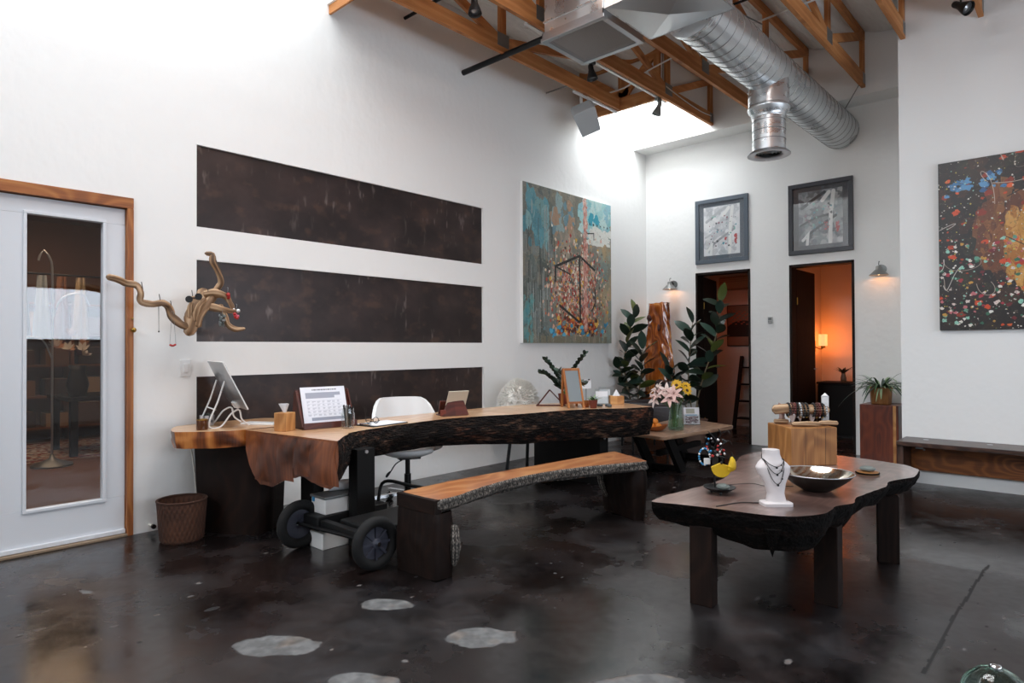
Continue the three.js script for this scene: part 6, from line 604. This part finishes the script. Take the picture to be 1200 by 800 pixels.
// ------------------------------------------------------------------ driftwood branch on the wall with jewellery
{
  const t = thing('driftwood_branch', 'twisted driftwood branch mounted on the wall holding jewelry', 'driftwood', [0, 0, 0]), X = -4.78;
  const q = (pts, r, seg = 40, seed = 1, wob = 0.42) => obj('branch', limb(pts, r, 10, seg, wob, seed), M.drift, t);
  q([[X + 0.05, 1.775, -1.30], [X + 0.04, 1.765, -1.36], [X, 1.745, -1.43], [X, 1.73, -1.495], [X + 0.02, 1.68, -1.51], [X, 1.63, -1.515], [X, 1.612, -1.575], [X + 0.02, 1.62, -1.65], [X, 1.60, -1.69], [X, 1.53, -1.715], [X, 1.48, -1.775], [X - 0.02, 1.465, -1.84]], [0.018, 0.024, 0.022, 0.024, 0.026, 0.028, 0.03], 60, 1);
  obj('trunk', limb([[X - 0.02, 1.40, -1.83], [X - 0.02, 1.5, -1.86], [X - 0.04, 1.6, -1.9], [X - 0.08, 1.68, -1.97], [XA + 0.02, 1.72, -2.03]], [0.03, 0.06, 0.06, 0.05, 0.05], 12, 30, 0.35, 4), M.drift, t);
  q([[X, 1.46, -1.88], [X + 0.03, 1.56, -1.9], [X + 0.03, 1.66, -1.97], [X, 1.74, -2.02], [X + 0.02, 1.79, -2.045], [X + 0.03, 1.87, -2.02], [X + 0.04, 1.94, -1.98], [X + 0.03, 1.99, -1.98], [X + 0.02, 1.995, -1.93]], [0.034, 0.032, 0.034, 0.03, 0.022, 0.02, 0.019, 0.024, 0.014], 50, 6);
  q([[X, 1.7, -1.93], [X + 0.05, 1.71, -2.0], [X + 0.05, 1.69, -2.07], [X + 0.06, 1.62, -2.11], [X + 0.06, 1.59, -2.12]], [0.03, 0.03, 0.026, 0.02, 0.014], 30, 8); q([[X, 1.62, -1.93], [X + 0.06, 1.6, -2.0], [X + 0.06, 1.585, -2.08], [X + 0.08, 1.58, -2.14]], [0.028, 0.026, 0.02, 0.013], 26, 9); q([[X + 0.04, 1.63, -2.03], [X + 0.06, 1.55, -2.06], [X + 0.07, 1.48, -2.08], [X + 0.08, 1.45, -2.13], [X + 0.08, 1.455, -2.2]], [0.022, 0.018, 0.018, 0.022, 0.012], 30, 10);
  q([[X + 0.01, 1.5, -1.87], [X + 0.05, 1.6, -1.87], [X + 0.06, 1.67, -1.92]], [0.026, 0.024, 0.018], 18, 11); q([[X, 1.52, -1.84], [X + 0.02, 1.6, -1.83], [X + 0.02, 1.64, -1.84]], [0.02, 0.018, 0.012], 16, 12); q([[X, 1.66, -1.93], [X + 0.03, 1.67, -1.88], [X + 0.03, 1.67, -1.83]], [0.018, 0.015, 0.01], 16, 13);
  for (const p of [[X + 0.02, 1.735, -1.52], [X + 0.02, 1.66, -1.63], [X, 1.62, -1.71], [X + 0.03, 1.7, -1.84], [X + 0.03, 1.72, -1.95]]) obj('peg', rod([p[0], p[1] - 0.03, p[2] - 0.005], [p[0] + 0.02, p[1] + 0.02, p[2] + 0.01], 0.0025, 6), M.black, t);
  const ln = thing('pendant_necklace', 'thin necklace with small dark drop hanging from the driftwood branch', 'necklace', [X + 0.02, 1.6, -1.625]); obj('cord', [rod([0, 0, 0], [0, -0.17, 0], 0.0016, 5), rod([0.004, 0, 0.004], [0.001, -0.17, 0], 0.0016, 5)], M.steelPlate, ln); obj('drop', ball(0.006, 0, -0.175, 0, 8), M.black, ln);
  const rn = thing('pendant_necklace', 'thin necklace with curved red bead bar hanging from the driftwood branch', 'necklace', [X + 0.02, 1.57, -1.715]); obj('cord', [rod([0, 0, 0.004], [0, -0.235, 0.02], 0.0013, 5), rod([0, 0, -0.004], [0, -0.23, -0.02], 0.0013, 5)], M.steelPlate, rn); obj('bead_bar', limb([[0, -0.235, 0.022], [0, -0.242, 0], [0, -0.232, -0.022]], [0.007, 0.007, 0.007], 8, 12), M.red, rn);
  const sg = thing('dangling_sunglasses', 'black round sunglasses hooked on the driftwood branch', 'sunglasses', [X + 0.06, 1.665, -1.84], 1.2); for (const s of [-1, 1]) obj('lens', new THREE.CylinderGeometry(0.024, 0.024, 0.008, 20).rotateX(Math.PI / 2).translate(s * 0.03, s * 0.01, 0), M.black, sg); obj('bridge', rod([-0.01, 0, 0], [0.01, 0, 0], 0.003), M.black, sg);
  const dz = (name, label, p, mats, n, sp, drop) => { const g = thing(name, label, 'earring', p), R = mulberry(n * 7); for (let i = 0; i < n; i++) obj('bead', ball(0.008 + 0.006 * R(), sp * (R() - 0.5), -drop * R(), sp * (R() - 0.5), 9), pick(R, mats), g); obj('hook', tube([[0, 0, 0], [0.005, 0.03, 0], [-0.008, 0.035, 0]], 0.0016, 6), M.silver, g); };
  dz('earring', 'red disc earring near the top of the driftwood branch', [X + 0.08, 1.72, -2.07], [M.red], 7, 0.02, 0.05); dz('earring', 'pink and white tassel earring on the driftwood branch', [X + 0.09, 1.6, -2.13], [M.pink, M.white, M.red], 9, 0.03, 0.07); dz('earring', 'silver chandelier earring low on the driftwood branch', [X + 0.08, 1.56, -2.03], [M.steelPlate, M.stone], 16, 0.05, 0.09);
}
// ------------------------------------------------------------------ glass float on the floor
{
  const t = thing('glass_float', 'ribbed clear glass ball lying alone on the dark floor', 'glass ball', [-0.275, 0, -2.75]); const g = new THREE.SphereGeometry(0.1, 48, 28), p = g.attributes.position; for (let i = 0; i < p.count; i++) { const a = Math.atan2(p.getZ(i), p.getX(i)), r = 1 + 0.03 * Math.cos(a * 12); p.setXYZ(i, p.getX(i) * r, p.getY(i), p.getZ(i) * r); } g.computeVertexNormals(); obj('glass_shell', g.translate(0, 0.1, 0), phys(0xe6f6f0, 0.02, { transmission: 1, thickness: 0.1, ior: 1.5, attenuationColor: new THREE.Color(0xbfe0d4), attenuationDistance: 0.3 }), t); obj('knob', lathe([[0, 0.212], [0.016, 0.21], [0.02, 0.2], [0.012, 0.19]], 14), M.chrome, t);
}
renderer.render(scene, camera);
